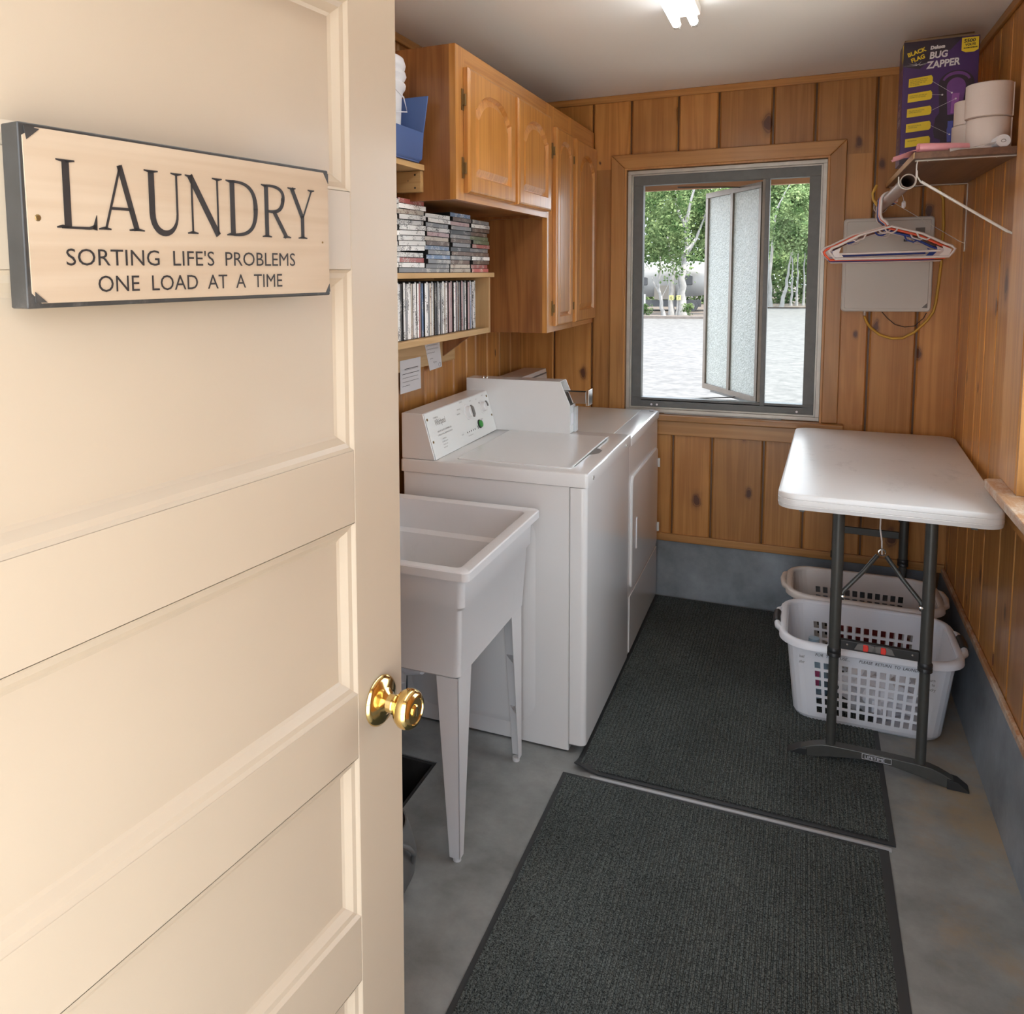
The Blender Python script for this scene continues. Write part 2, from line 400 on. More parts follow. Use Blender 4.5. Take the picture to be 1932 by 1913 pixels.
def concrete(name, base, patch=True):
    m, nt, b = newmat(name); L = nt.links
    tc = N(nt, 'ShaderNodeTexCoord')
    n1 = N(nt, 'ShaderNodeTexNoise', Scale=5.0, Detail=8.0, Roughness=.65); L.new(tc.outputs['Object'], n1.inputs[0])
    cr = N(nt, 'ShaderNodeValToRGB'); e = cr.color_ramp.elements
    e[0].position = .3; e[0].color = (*[c * .62 for c in base], 1); e[1].position = .72; e[1].color = (*[c * 1.3 for c in base], 1)
    L.new(n1.outputs['Fac'], cr.inputs[0]); out = cr.outputs[0]
    if patch:
        sx = N(nt, 'ShaderNodeSeparateXYZ'); L.new(tc.outputs['Object'], sx.inputs[0])
        mr = N(nt, 'ShaderNodeMapRange'); mr.inputs['From Min'].default_value = .15; mr.inputs['From Max'].default_value = .45; mr.inputs['To Min'].default_value = 0; mr.inputs['To Max'].default_value = .27; L.new(sx.outputs[0], mr.inputs[0])
        n2 = N(nt, 'ShaderNodeTexNoise', Scale=3.4, Detail=7.0, Roughness=.7); L.new(tc.outputs['Object'], n2.inputs[0])
        ad = N(nt, 'ShaderNodeMath', operation='ADD'); L.new(mr.outputs[0], ad.inputs[0]); L.new(n2.outputs['Fac'], ad.inputs[1])
        r2 = N(nt, 'ShaderNodeValToRGB'); r2.color_ramp.elements[0].position = .66; r2.color_ramp.elements[1].position = .84; L.new(ad.outputs[0], r2.inputs[0])
        mx = N(nt, 'ShaderNodeMix', data_type='RGBA'); mx.inputs['B'].default_value = (.33, .25, .16, 1)
        mm = N(nt, 'ShaderNodeMath', operation='MULTIPLY'); mm.inputs[1].default_value = .85; L.new(r2.outputs[0], mm.inputs[0])
        L.new(mm.outputs[0], mx.inputs['Factor']); L.new(out, mx.inputs['A']); out = mx.outputs['Result']
    L.new(out, b.inputs['Base Color']); b.inputs['Roughness'].default_value = .42
    n3 = N(nt, 'ShaderNodeTexNoise', Scale=45.0, Detail=6.0); L.new(tc.outputs['Object'], n3.inputs[0])
    bp = N(nt, 'ShaderNodeBump', Strength=.35, Distance=.002); L.new(n3.outputs['Fac'], bp.inputs['Height']); L.new(bp.outputs[0], b.inputs['Normal'])
    return m


carpet_m = carpet()
floor_m = concrete('grey_painted_concrete', (.255, .262, .255))
curb_m = concrete('blue_grey_curb_paint', (.235, .26, .285), False)


def emit(name, col, st):
    m, nt, b = newmat(name); b.inputs['Base Color'].default_value = (.8, .8, .8, 1)
    b.inputs['Emission Color'].default_value = (*col, 1); b.inputs['Emission Strength'].default_value = st
    return m


tube_m = emit('lit_fluorescent_tube', (.93, .975, 1.0), TUBE_STRENGTH)


def glass_thin():
    m = bpy.data.materials.new('clear_window_glass'); m.use_nodes = True; nt = m.node_tree; nt.nodes.clear()
    o = N(nt, 'ShaderNodeOutputMaterial'); t = N(nt, 'ShaderNodeBsdfTransparent'); t.inputs[0].default_value = (.96, .975, .965, 1)
    g = N(nt, 'ShaderNodeBsdfGlossy'); g.inputs['Roughness'].default_value = .02
    fr = N(nt, 'ShaderNodeFresnel', IOR=1.08); mx = N(nt, 'ShaderNodeMixShader')
    nt.links.new(fr.outputs[0], mx.inputs[0]); nt.links.new(t.outputs[0], mx.inputs[1]); nt.links.new(g.outputs[0], mx.inputs[2]); nt.links.new(mx.outputs[0], o.inputs[0])
    return m


def frosted():
    m = bpy.data.materials.new('pebbled_obscure_glass'); m.use_nodes = True; nt = m.node_tree; nt.nodes.clear(); L = nt.links
    o = N(nt, 'ShaderNodeOutputMaterial'); t = N(nt, 'ShaderNodeBsdfTranslucent'); t.inputs[0].default_value = (.80, .84, .82, 1)
    d = N(nt, 'ShaderNodeBsdfDiffuse'); g = N(nt, 'ShaderNodeBsdfGlossy'); g.inputs['Roughness'].default_value = .25
    tc = N(nt, 'ShaderNodeTexCoord'); nz = N(nt, 'ShaderNodeTexNoise', Scale=150.0, Detail=2.0); L.new(tc.outputs['Object'], nz.inputs[0])
    cr = N(nt, 'ShaderNodeValToRGB'); cr.color_ramp.elements[0].position = .3; cr.color_ramp.elements[0].color = (.46, .49, .47, 1); cr.color_ramp.elements[1].position = .7; cr.color_ramp.elements[1].color = (.72, .75, .73, 1)
    L.new(nz.outputs['Fac'], cr.inputs[0]); L.new(cr.outputs[0], d.inputs[0]); L.new(cr.outputs[0], t.inputs[0])
    bp = N(nt, 'ShaderNodeBump', Strength=1.0, Distance=.003); L.new(nz.outputs['Fac'], bp.inputs['Height'])
    for q in (t, d, g): L.new(bp.outputs[0], q.inputs['Normal'])
    m1 = N(nt, 'ShaderNodeMixShader'); m1.inputs[0].default_value = .35; L.new(t.outputs[0], m1.inputs[1]); L.new(d.outputs[0], m1.inputs[2])
    m2 = N(nt, 'ShaderNodeMixShader'); m2.inputs[0].default_value = .1; L.new(m1.outputs[0], m2.inputs[1]); L.new(g.outputs[0], m2.inputs[2]); L.new(m2.outputs[0], o.inputs[0])
    return m


def film(name, col, alpha):
    m, nt, b = newmat(name); b.inputs['Base Color'].default_value = (*col, 1); b.inputs['Alpha'].default_value = alpha; b.inputs['Roughness'].default_value = .25
    return m


def leaf_mat(name, c1, c2):
    m = bpy.data.materials.new(name); m.use_nodes = True; nt = m.node_tree; nt.nodes.clear(); L = nt.links
    o = N(nt, 'ShaderNodeOutputMaterial'); t = N(nt, 'ShaderNodeBsdfTranslucent'); d = N(nt, 'ShaderNodeBsdfDiffuse')
    tc = N(nt, 'ShaderNodeTexCoord'); nz = N(nt, 'ShaderNodeTexNoise', Scale=2.2, Detail=6.0); L.new(tc.outputs['Object'], nz.inputs[0])
    cr = N(nt, 'ShaderNodeValToRGB'); cr.color_ramp.elements[0].position = .36; cr.color_ramp.elements[0].color = (*c1, 1); cr.color_ramp.elements[1].position = .64; cr.color_ramp.elements[1].color = (*c2, 1)
    L.new(nz.outputs['Fac'], cr.inputs[0]); L.new(cr.outputs[0], t.inputs[0]); L.new(cr.outputs[0], d.inputs[0])
    mx = N(nt, 'ShaderNodeMixShader'); mx.inputs[0].default_value = .45; L.new(d.outputs[0], mx.inputs[1]); L.new(t.outputs[0], mx.inputs[2]); L.new(mx.outputs[0], o.inputs[0])
    return m


glass_m = glass_thin(); frost_m = frosted()
film_w = film('clear_plastic_film', (.8, .78, .76), .55)
clear_p = film('clear_plastic', (.8, .85, .88), .4)
leafA = leaf_mat('green_leaves', (.050, .095, .033), (.22, .28, .125))
leafB = leaf_mat('light_green_leaves', (.09, .15, .058), (.29, .36, .175))


def spine_mat(name, base, mark, s=70):
    """printed spine: blocks of lettering-like marks"""
    m, nt, b = newmat(name); L = nt.links
    tc = N(nt, 'ShaderNodeTexCoord'); oi = N(nt, 'ShaderNodeObjectInfo')
    ad = N(nt, 'ShaderNodeVectorMath', operation='ADD'); L.new(tc.outputs['Object'], ad.inputs[0])
    sc_ = N(nt, 'ShaderNodeVectorMath', operation='SCALE'); sc_.inputs[0].default_value = (3, 7, 5); L.new(oi.outputs['Random'], sc_.inputs['Scale']); L.new(sc_.outputs[0], ad.inputs[1])
    n1 = N(nt, 'ShaderNodeTexNoise', Scale=22.0, Detail=1.0); L.new(ad.outputs[0], n1.inputs[0])
    n2 = N(nt, 'ShaderNodeTexNoise', Scale=float(s) * 4, Detail=2.0); L.new(ad.outputs[0], n2.inputs[0])
    mu = N(nt, 'ShaderNodeMath', operation='MULTIPLY'); L.new(n1.outputs['Fac'], mu.inputs[0]); L.new(n2.outputs['Fac'], mu.inputs[1])
    cr = N(nt, 'ShaderNodeValToRGB'); cr.color_ramp.elements[0].position = .30; cr.color_ramp.elements[1].position = .35; L.new(mu.outputs[0], cr.inputs[0])
    mx = N(nt, 'ShaderNodeMix', data_type='RGBA'); mx.inputs['A'].default_value = (*base, 1); mx.inputs['B'].default_value = (*mark, 1)
    L.new(cr.outputs[0], mx.inputs['Factor'])
    hs = N(nt, 'ShaderNodeHueSaturation'); vr = N(nt, 'ShaderNodeMapRange'); vr.inputs['To Min'].default_value = .75; vr.inputs['To Max'].default_value = 1.2; L.new(oi.outputs['Random'], vr.inputs[0]); L.new(vr.outputs[0], hs.inputs['Value']); L.new(mx.outputs['Result'], hs.inputs['Color'])
    L.new(hs.outputs[0], b.inputs['Base Color']); b.inputs['Roughness'].default_value = .3
    return m


SP = {
    'white': spine_mat('spine_white', (.88, .87, .85), (.16, .15, .15)), 'cream': spine_mat('spine_cream', (.66, .58, .48), (.25, .12, .08)),
    'grey': spine_mat('spine_grey', (.24, .24, .25), (.55, .53, .5)), 'black': spine_mat('spine_black', (.05, .05, .055), (.42, .40, .38)),
    'brown': spine_mat('spine_brown', (.15, .085, .06), (.45, .38, .3)), 'blue': spine_mat('spine_blue', (.16, .25, .42), (.6, .62, .65)),
    'red': spine_mat('spine_red', (.50, .13, .12), (.7, .6, .55)), 'orange': spine_mat('spine_orange', (.62, .24, .06), (.6, .5, .4)),
    'green': spine_mat('spine_green', (.16, .2, .10), (.5, .5, .4)), 'pink': spine_mat('spine_pink', (.50, .34, .34), (.3, .12, .14)),
}

# ================================================================== ROOM SHELL
XL, XR, YF, YB, ZC = -1.297, .576, .235, 3.90, 2.334
W0, W1, WZ0, WZ1 = -.765, .077, .872, 2.000      # rough opening of the back window
SY0, SY1, SZ0, SZ1 = 1.66, 2.66, .90, 2.0        # opening of the side window
PT = .018                                         # plank thickness

# floor with a square pit
HX0, HX1, HY0, HY1 = -1.21, -1.009, 1.93, 2.222
fl = MB()
fl.box(XL - .1, HX0, YF - .2, YB + .12, -.12, 0); fl.box(HX1, XR + .1, YF - .2, YB + .12, -.12, 0)
fl.box(HX0, HX1, YF - .2, HY0, -.12, 0); fl.box(HX0, HX1, HY1, YB + .12, -.12, 0)
floor = struct(fl.obj('floor', floor_m))
MB().box(HX0 - .02, HX1 + .02, HY0 - .02, HY1 + .02, -.30, -.26).box(HX0 - .02, HX0, HY0, HY1, -.26, -.121).box(HX1, HX1 + .02, HY0, HY1, -.26, -.121).box(HX0, HX1, HY0 - .02, HY0, -.26, -.121).box(HX0, HX1, HY1, HY1 + .02, -.26, -.121).obj('drain_pit', darkpit, floor)
MB().box(HX0, HX0 + .012, HY0, HY1, -.12, -.001).box(HX1 - .012, HX1, HY0, HY1, -.12, -.004).box(HX0 + .012, HX1 - .012, HY1 - .012, HY1, -.12, -.004).obj('pit_lining', darkpit, floor)
struct(box('ceiling', ceil_m, XL - .1, XR + .1, YF - .1, YB + .1, ZC, ZC + .08))

wb = MB()
wb.box(XL - .1, W0, YB, YB + .12, 0, ZC).box(W1, XR + .1, YB, YB + .12, 0, ZC).box(W0, W1, YB, YB + .12, 0, WZ0).box(W0, W1, YB, YB + .12, WZ1, ZC)
wall_back = struct(wb.obj('wall_back', wood('wall_backing', (.20, .085, .025), (.12, .05, .015), 'x', 'z', tint=0)))
wr = MB()
wr.box(XR, XR + .12, YF, SY0, 0, ZC).box(XR, XR + .12, SY1, YB, 0, ZC).box(XR, XR + .12, SY0, SY1, 0, SZ0).box(XR, XR + .12, SY0, SY1, SZ1, ZC)
wall_right = struct(wr.obj('wall_right', siding))
wall_left = struct(box('wall_left', siding, XL - .12, XL, YF, YB, 0, ZC))
DX0, DX1, DZ = -.615, .21, 2.0
wf = MB()
wf.box(XL - .12, DX0, YF - .13, YF, -.1, ZC).box(DX1, XR + .12, YF - .13, YF, -.1, ZC).box(DX0, DX1, YF - .13, YF, DZ, ZC)
wall_front = struct(wf.obj('wall_front', siding))


def plank(par, mat, axis, a0, a1, z0, z1, face, inward):
    """one board with chamfered long edges; axis = 'x' board spans x, thickness along y, and vice versa"""
    c = .006
    t0, t1 = face, face + inward * PT
    poly = [(a0, t0), (a0, t1 - inward * c), (a0 + c, t1), (a1 - c, t1), (a1, t1 - inward * c), (a1, t0)]
    if axis == 'y': poly = [(q, p) for p, q in poly]
    return MB().prism(poly, 'z', z0, z1).obj('plank', mat, par)


# back wall boards
jb = [XL + .002, -1.11, -.925, -.749, -.54, -.368, -.148, .018, .246, .42, XR - .002]
ZP0 = .285
for i in range(len(jb) - 1):
    a, b = jb[i] + .004, jb[i + 1] - .004
    segs = []
    if b <= W0 - .03 or a >= W1 + .03: segs = [(a, b, ZP0, ZC - .001)]
    else:
        segs = [(a, b, ZP0, WZ0 - .002), (a, b, WZ1 + .002, ZC - .001)]
        if a < W0 - .02: segs.append((a, W0 - .002, WZ0 - .002, WZ1 + .002))
        if b > W1 + .02: segs.append((W1 + .002, b, WZ0 - .002, WZ1 + .002))
    for q in segs: plank(wall_back, pine_x, 'x', q[0], q[1], q[2], q[3], YB, -1)
YP = YB - PT
# side walls boards
yy = YB - PT - .001; k = 0
wd = [.10, .105, .155, .185, .14, .16, .15, .17, .14, .16]
wr_ = [.075, .19, .19, .12, .175, .225, .185, .19]
while yy > YF + .02:
    w_ = wr_[k % 8]; a = max(yy - w_ + .004, YF + .002); b = yy - .002
    if b - a > .02:
        if a > SY1 or b < SY0: plank(wall_right, pine_y, 'y', a, b, .27, ZC - .001, XR, -1)
        else:
            plank(wall_right, pine_y, 'y', a, b, .27, SZ0 - .002, XR, -1); plank(wall_right, pine_y, 'y', a, b, SZ1 + .002, ZC - .001, XR, -1)
            if b > SY1 + .02: plank(wall_right, pine_y, 'y', SY1 + .002, b, SZ0 - .002, SZ1 + .002, XR, -1)
            if a < SY0 - .02: plank(wall_right, pine_y, 'y', a, SY0 - .002, SZ0 - .002, SZ1 + .002, XR, -1)
    yy -= w_; k += 1
yy = YB - PT - .001; k = 3
while yy > YF + .02:
    w_ = wd[(k * 3) % 10]; a = max(yy - w_ + .004, YF + .002); b = yy - .002
    if b - a > .02: plank(wall_left, pine_y, 'y', a, b, .27, ZC - .001, XL, 1)
    yy -= w_; k += 1
XRP = XR - PT; XLP = XL + PT

# concrete curb along three walls
cb = MB()
cb.prism([(XRP - .036, 0), (XRP - .012, .268), (XR, .268), (XR, 0)], 'y', YF, YB)
struct(cb.obj('trim_1', curb_m))
struct(MB().prism([(YP - .004, 0), (YP + .002, .268), (YB, .268), (YB, 0)], 'x', XL, XRP - .04).obj('trim_2', curb_m))
struct(MB().prism([(XLP + .03, 0), (XLP + .01, .268), (XL, .268), (XL, 0)], 'y', YF, YP - .01).obj('trim_3', curb_m))
# mouldings above the curb and under the ceiling
struct(box('baseboard_back', pine_hx, XLP, XRP, YP - .014, YP, .269, .305, bev=.003, seg=1))
struct(box('baseboard_right', worn_wood, XRP - .014, XRP, YF, YP - .014, .269, .292, bev=.003, seg=1))
struct(box('trim_4', pine_hx, XLP, XRP, YP - .012, YP, ZC - .031, ZC - .0005, bev=.003, seg=1))
struct(box('trim_5', pine_hy, XRP - .012, XRP, YF, YP - .012, ZC - .031, ZC - .0005, bev=.003, seg=1))
struct(box('trim_6', pine_hy, XLP, XLP + .012, YF, YP - .012, ZC - .031, ZC - .0005, bev=.003, seg=1))

# ---------------------------------------------------------------- back window
win = struct(MB().box(W0, W1, YB + .02, YB + .025, WZ1 - .02, WZ1).obj('window_1', dark_alu))
CZ1, CX0, CX1, CZ0 = 2.062, -.834, .139, .872
yc0, yc1 = YP - .022, YP
# mitred pine casing
def mitre(p, nm='casing', mat=None): return MB().prism(p, 'y', yc0, yc1).obj(nm, mat, win, bev=.004, seg=2)
iw = .062
mitre([(CX0, CZ1), (CX1, CZ1), (CX1 - iw, CZ1 - iw), (CX0 + iw, CZ1 - iw)], mat=pine_hx)
mitre([(CX0, CZ1), (CX0 + iw, CZ1 - iw), (CX0 + iw, CZ0), (CX0, CZ0)], mat=pine_v)
mitre([(CX1, CZ1), (CX1, CZ0), (CX1 - iw, CZ0), (CX1 - iw, CZ1 - iw)], mat=pine_v)
MB().box(CX0 + iw, CX0 + iw + .008, YP - .018, YB + .10, CZ0, CZ1 - iw).box(CX1 - iw - .008, CX1 - iw, YP - .018, YB + .1, CZ0, CZ1 - iw).box(CX0 + iw + .008, CX1 - iw - .008, YP - .018, YB + .1, CZ1 - iw - .008, CZ1 - iw).obj('jamb_liner', pine_v, win)
box('window_sill', pine_hx, CX0 - .03, CX1 + .025, YP - .05, YB + .10, .843, .871, win, bev=.006)
box('apron', pine_hx, CX0, CX1, YP - .018, YP, .775, .843, win, bev=.003)
# metal frame: pale outer lip, dark inner band
fx0, fx1, fz0, fz1 = -.762, .069, .873, 1.990


def frame(nm, mat, x0, x1, z0, z1, w_, y0, y1, par, **k):
    mb = MB().box(x0, x1, y0, y1, z1 - w_, z1).box(x0, x1, y0, y1, z0, z0 + w_).box(x0, x0 + w_, y0, y1, z0 + w_, z1 - w_).box(x1 - w_, x1, y0, y1, z0 + w_, z1 - w_)
    return mb.obj(nm, mat, par, **k)


frame('outer_frame', alu, fx0, fx1, fz0, fz1, .017, YB - .012, YB + .05, win, bev=.0015, seg=1)
frame('frame_lip', alu, fx0 + .017, fx1 - .017, fz0 + .017, fz1 - .017, .006, YB + .004, YB + .04, win)
frame('inner_frame', dark_alu, fx0 + .023, fx1 - .023, fz0 + .022, fz1 - .022, .044, YB + .012, YB + .06, win, bev=.001, seg=1)
gx0, gx1, gz0, gz1 = fx0 + .067, fx1 - .067, fz0 + .052, fz1 - .066
MB().box(gx0, gx1, YB + .012, YB + .06, gz0 - .0, gz0 + .004).obj('bottom_rail', dark_alu, win)
box('mullion', sash_alu, -.184, -.172, YB + .018, YB + .062, gz0, gz1, win)
box('mullion', dark_alu, -.172, -.153, YB + .008, YB + .066, gz0, gz1, win, bev=.001, seg=1)
box('pane', glass_m, -.153, gx1, YB + .035, YB + .039, gz0, gz1, win)
for xx in (-.645, -.62, -.02): MB().cyl((xx, YB + .012, gz0 - .018), (xx, YB + .009, gz0 - .018), .005, 8).obj('screw', plast_w, win)
box('clear_strip', clear_p, -.58, -.08, YB - .03, YB - .006, .8725, .876, win)
# open casement sash, hinged at the mullion and swung outward
sash = thing('casement_sash', 'open casement sash with two pebbled frosted panes swung outward from the window', 'window sash', (-.18, YB + .055, gz0 + .005), math.atan2(.475, -.295))
SWd, SH = .535, gz1 - gz0 - .012
sash_mb = MB().box(0, SWd, -.012, .012, 0, .026).box(0, SWd, -.012, .012, SH - .026, SH).box(0, .022, -.012, .012, .026, SH - .026).box(SWd - .026, SWd, -.012, .012, .026, SH - .026)
sash_mb.obj('sash_frame', sash_alu, sash, local=True, bev=.001, seg=1)
box('muntin', sash_alu, SWd * .5 - .011, SWd * .5 + .011, -.012, .012, .026, SH - .026, sash, local=True)
box('pane', frost_m, .022, SWd * .5 - .011, -.003, .003, .026, SH - .026, sash, local=True)
box('pane', frost_m, SWd * .5 + .011, SWd - .026, -.003, .003, .026, SH - .026, sash, local=True)
MB().box(0, SWd * .8, .012, .02, -.006, .002).obj('slide_track', dark_alu, sash, local=True)
for zz, nm in ((gz0 + .006, 'stay_arm'), (gz1 - .012, 'stay_arm')):
    MB().tube([(-.55, YB + .06, zz), (-.46, YB + .10, zz), (-.30, YB + .20, zz), (-.285, YB + .22, zz)], .003, 6).obj(nm, blackp, win)

# ---------------------------------------------------------------- side window (light comes through it)
win2 = struct(MB().box(XR + .02, XR + .026, SY0, SY1, SZ1 - .02, SZ1).obj('window_2', dark_alu))
box('casing', pine_vy, XRP - .021, XRP, SY1 + .008, SY1 + .110, .905, 2.09, win2, bev=.004)
box('casing', pine_vy, XRP - .019, XRP, SY1 + .114, 2.885, .905, ZC - .032, win2, bev=.004)
box('casing', pine_vy, XRP - .021, XRP, SY0 - .098, SY0 - .008, .905, 2.09, win2, bev=.004)
box('casing', pine_hy, XRP - .021, XRP, SY0 - .008, SY1 + .008, 2.0, 2.09, win2, bev=.004)
MB().box(XRP - .018, XR + .1, SY1 - .006, SY1 + .008, .905, 1.999).box(XRP - .018, XR + .1, SY0 - .008, SY0 + .006, .905, 1.999).box(XRP - .018, XR + .1, SY0 + .006, SY1 - .006, 1.992, 2.0).obj('jamb_liner', pine_vy, win2)
MB().prism([(.497, SY0 - .08), (.497, 2.84), (.507, 2.855), (.52, 2.858), (XRP + .001, 2.858), (XRP + .001, SY1), (XR + .1, SY1), (XR + .1, SY0), (XRP + .001, SY0), (XRP + .001, SY0 - .08)], 'z', .878, .904).obj('window_sill', worn_wood, win2, bev=.004)
box('apron', pine_hy, XRP - .02, XRP, SY0 - .05, 2.84, .81, .878, win2)
mb = MB().box(XR + .03, XR + .06, SY0, SY1, .905, .945).box(XR + .03, XR + .06, SY0, SY1, 1.96, 2.0).box(XR + .03, XR + .06, SY0, SY0 + .04, .945, 1.96).box(XR + .03, XR + .06, SY1 - .04, SY1, .945, 1.96).box(XR + .03, XR + .06, 2.15, 2.18, .945, 1.96)
mb.obj('inner_frame', dark_alu, win2)
box('pane', glass_m, XR + .044, XR + .047, SY0 + .04, SY1 - .04, .945, 1.96, win2)

# ---------------------------------------------------------------- entry door frame and open door
dj = struct(MB().box(DX0, DX0 + .018, YF - .13, YF, 0, DZ).box(DX1 - .018, DX1, YF - .13, YF, 0, DZ).box(DX0 + .018, DX1 - .018, YF - .13, YF, DZ - .018, DZ).obj('trim_7', door_paint))
DA = math.atan2(.99355, .11324)
D0 = bpy.data.objects.new('door_1', None); COL.objects.link(D0); struct(D0)
D0.location = (-.5956 - .010, .2052, .012)
D0.rotation_euler = Matrix.Rotation(DA, 3, 'Z').to_euler()
D0.rotation_euler = (Matrix.Rotation(DA, 3, 'Z') @ Matrix.Rotation(.0080, 3, 'X')).to_euler()
ORG[D0.name] = (0, 0, 0)
DW, DH, TH = .80, 1.965, .042
zo = -.012
rails = [(0, .34), (.565, .66), (.887, .976), (1.207, 1.302), (1.530, 1.626), (1.853, DH)]
box('stile', door_paint, DW - .105, DW, 0, TH, 0, DH, D0, local=True, bev=.0015, seg=1)
box('stile', door_paint, 0, .115, 0, TH, 0, DH, D0, local=True, bev=.0015, seg=1)
for a, b in rails: box('rail', door_paint, .115, DW - .105, .0004, TH - .0004, max(a + zo, 0), b + zo, D0, local=True, bev=.001, seg=1)
for i in range(5):
    z0, z1 = rails[i][1] + zo, rails[i + 1][0] + zo
    x0, x1 = .115, DW - .105; s, d, e = .022, .015, .008
    rings = []
    for ins, dep in ((0, 0.0006), (.004, .0045), (.010, .006), (s - .004, d - .002), (s, d)):
        rings.append([(x0 + ins, dep, z0 + ins), (x1 - ins, dep, z0 + ins), (x1 - ins, dep, z1 - ins), (x0 + ins, dep, z1 - ins)])
    MB().loft(rings, False, False).obj('moulding', door_paint, D0, local=True)
    box('door_panel', door_paint, x0, x1, d, TH - d, z0, z1, D0, local=True)
# knob
kx, kz = DW - .056, .945 + zo
kn = MB().lathe([(0.0335, 0.0000), (0.0345, 0.0020), (0.0335, 0.0050), (0.0290, 0.0085), (0.0200, 0.0110), (0.0165, 0.0128), (0.0125, 0.0167), (0.0118, 0.0237), (0.0135, 0.0253), (0.0125, 0.0268), (0.0155, 0.0307), (0.0225, 0.0362), (0.0262, 0.0424), (0.0268, 0.0479), (0.0255, 0.0541), (0.0215, 0.0584), (0.0180, 0.0592), (0.0170, 0.0576), (0.0000, 0.0572)], (kx, 0, kz), (0, -1, 0), 40)
knob = kn.obj('door_knob', brass, D0, local=True, smooth=35)
MB().lathe([(.0085, .057), (.0085, .0592), (.007, .0604), (0, .0606)], (kx, 0, kz), (0, -1, 0), 20).obj('lock_button', brass, knob, local=True, smooth=35)
MB().box(kx - .001, kx + .001, -.0612, -.0600, kz - .006, kz + .006).obj('key_slot', blackp, knob, local=True)
# same knob behind the door
MB().lathe([(.0335, 0), (.0335, .005), (.020, .011), (.0118, .02), (.0225, .040), (.0268, .058), (.0215, .0715), (.0, .0725)], (kx, TH, kz), (0, 1, 0), 24).obj('inside_knob', brass, D0, local=True, smooth=35)

# ---------------------------------------------------------------- LAUNDRY sign, hangs on the door
SG = bpy.data.objects.new('wall_sign', None); COL.objects.link(SG)
tag(SG, 'cream wooden sign with charcoal edges reading LAUNDRY, hung on the cream door', 'sign')
Mdoor = Matrix.Translation(D0.location) @ D0.rotation_euler.to_matrix().to_4x4()
SG.matrix_world = Mdoor @ Matrix.Translation((.247, 0, 1.500 + zo)) @ Matrix.Rotation(math.radians(-.15), 4, 'Y')
ORG[SG.name] = (0, 0, 0)
SWI, SHI, ST = .376, .1415, .022
MB().box(0, SWI, -ST, -.0005, 0, SHI).obj('sign_board', black_edge, SG, local=True, bev=.0015)
MB().prism([(.004, .012), (.012, .004), (SWI - .010, .0035), (SWI - .0025, .010), (SWI - .0025, SHI - .012), (SWI - .010, SHI - .0035), (.014, SHI - .003), (.003, SHI - .010)], 'y', -ST - .0012, -ST + .001).obj('sign_face', sign_wood, SG, local=True)
for sx_, sz_ in ((.012, .070), (SWI - .014, .060)):
    MB().lathe([(.0028 if sx_ < .1 else .0012, 0), (.002 if sx_ < .1 else .001, .0006), (0, .0003)], (sx_, -ST - .0012, sz_), (0, -1, 0), 10).obj('nail_head', hinge_m, SG, local=True)
lt = MB()


def curve(pts, n=14):
    """quadratic/cubic bezier sampler"""
    out = []
    for k in range(n + 1):
        t = k / n; P = [Vector(p).to_2d() if not isinstance(p, Vector) else p for p in pts]
        P = [Vector((p[0], p[1])) for p in pts]
        while len(P) > 1: P = [P[i].lerp(P[i + 1], t) for i in range(len(P) - 1)]
        out.append((P[0].x, P[0].y))
    return out


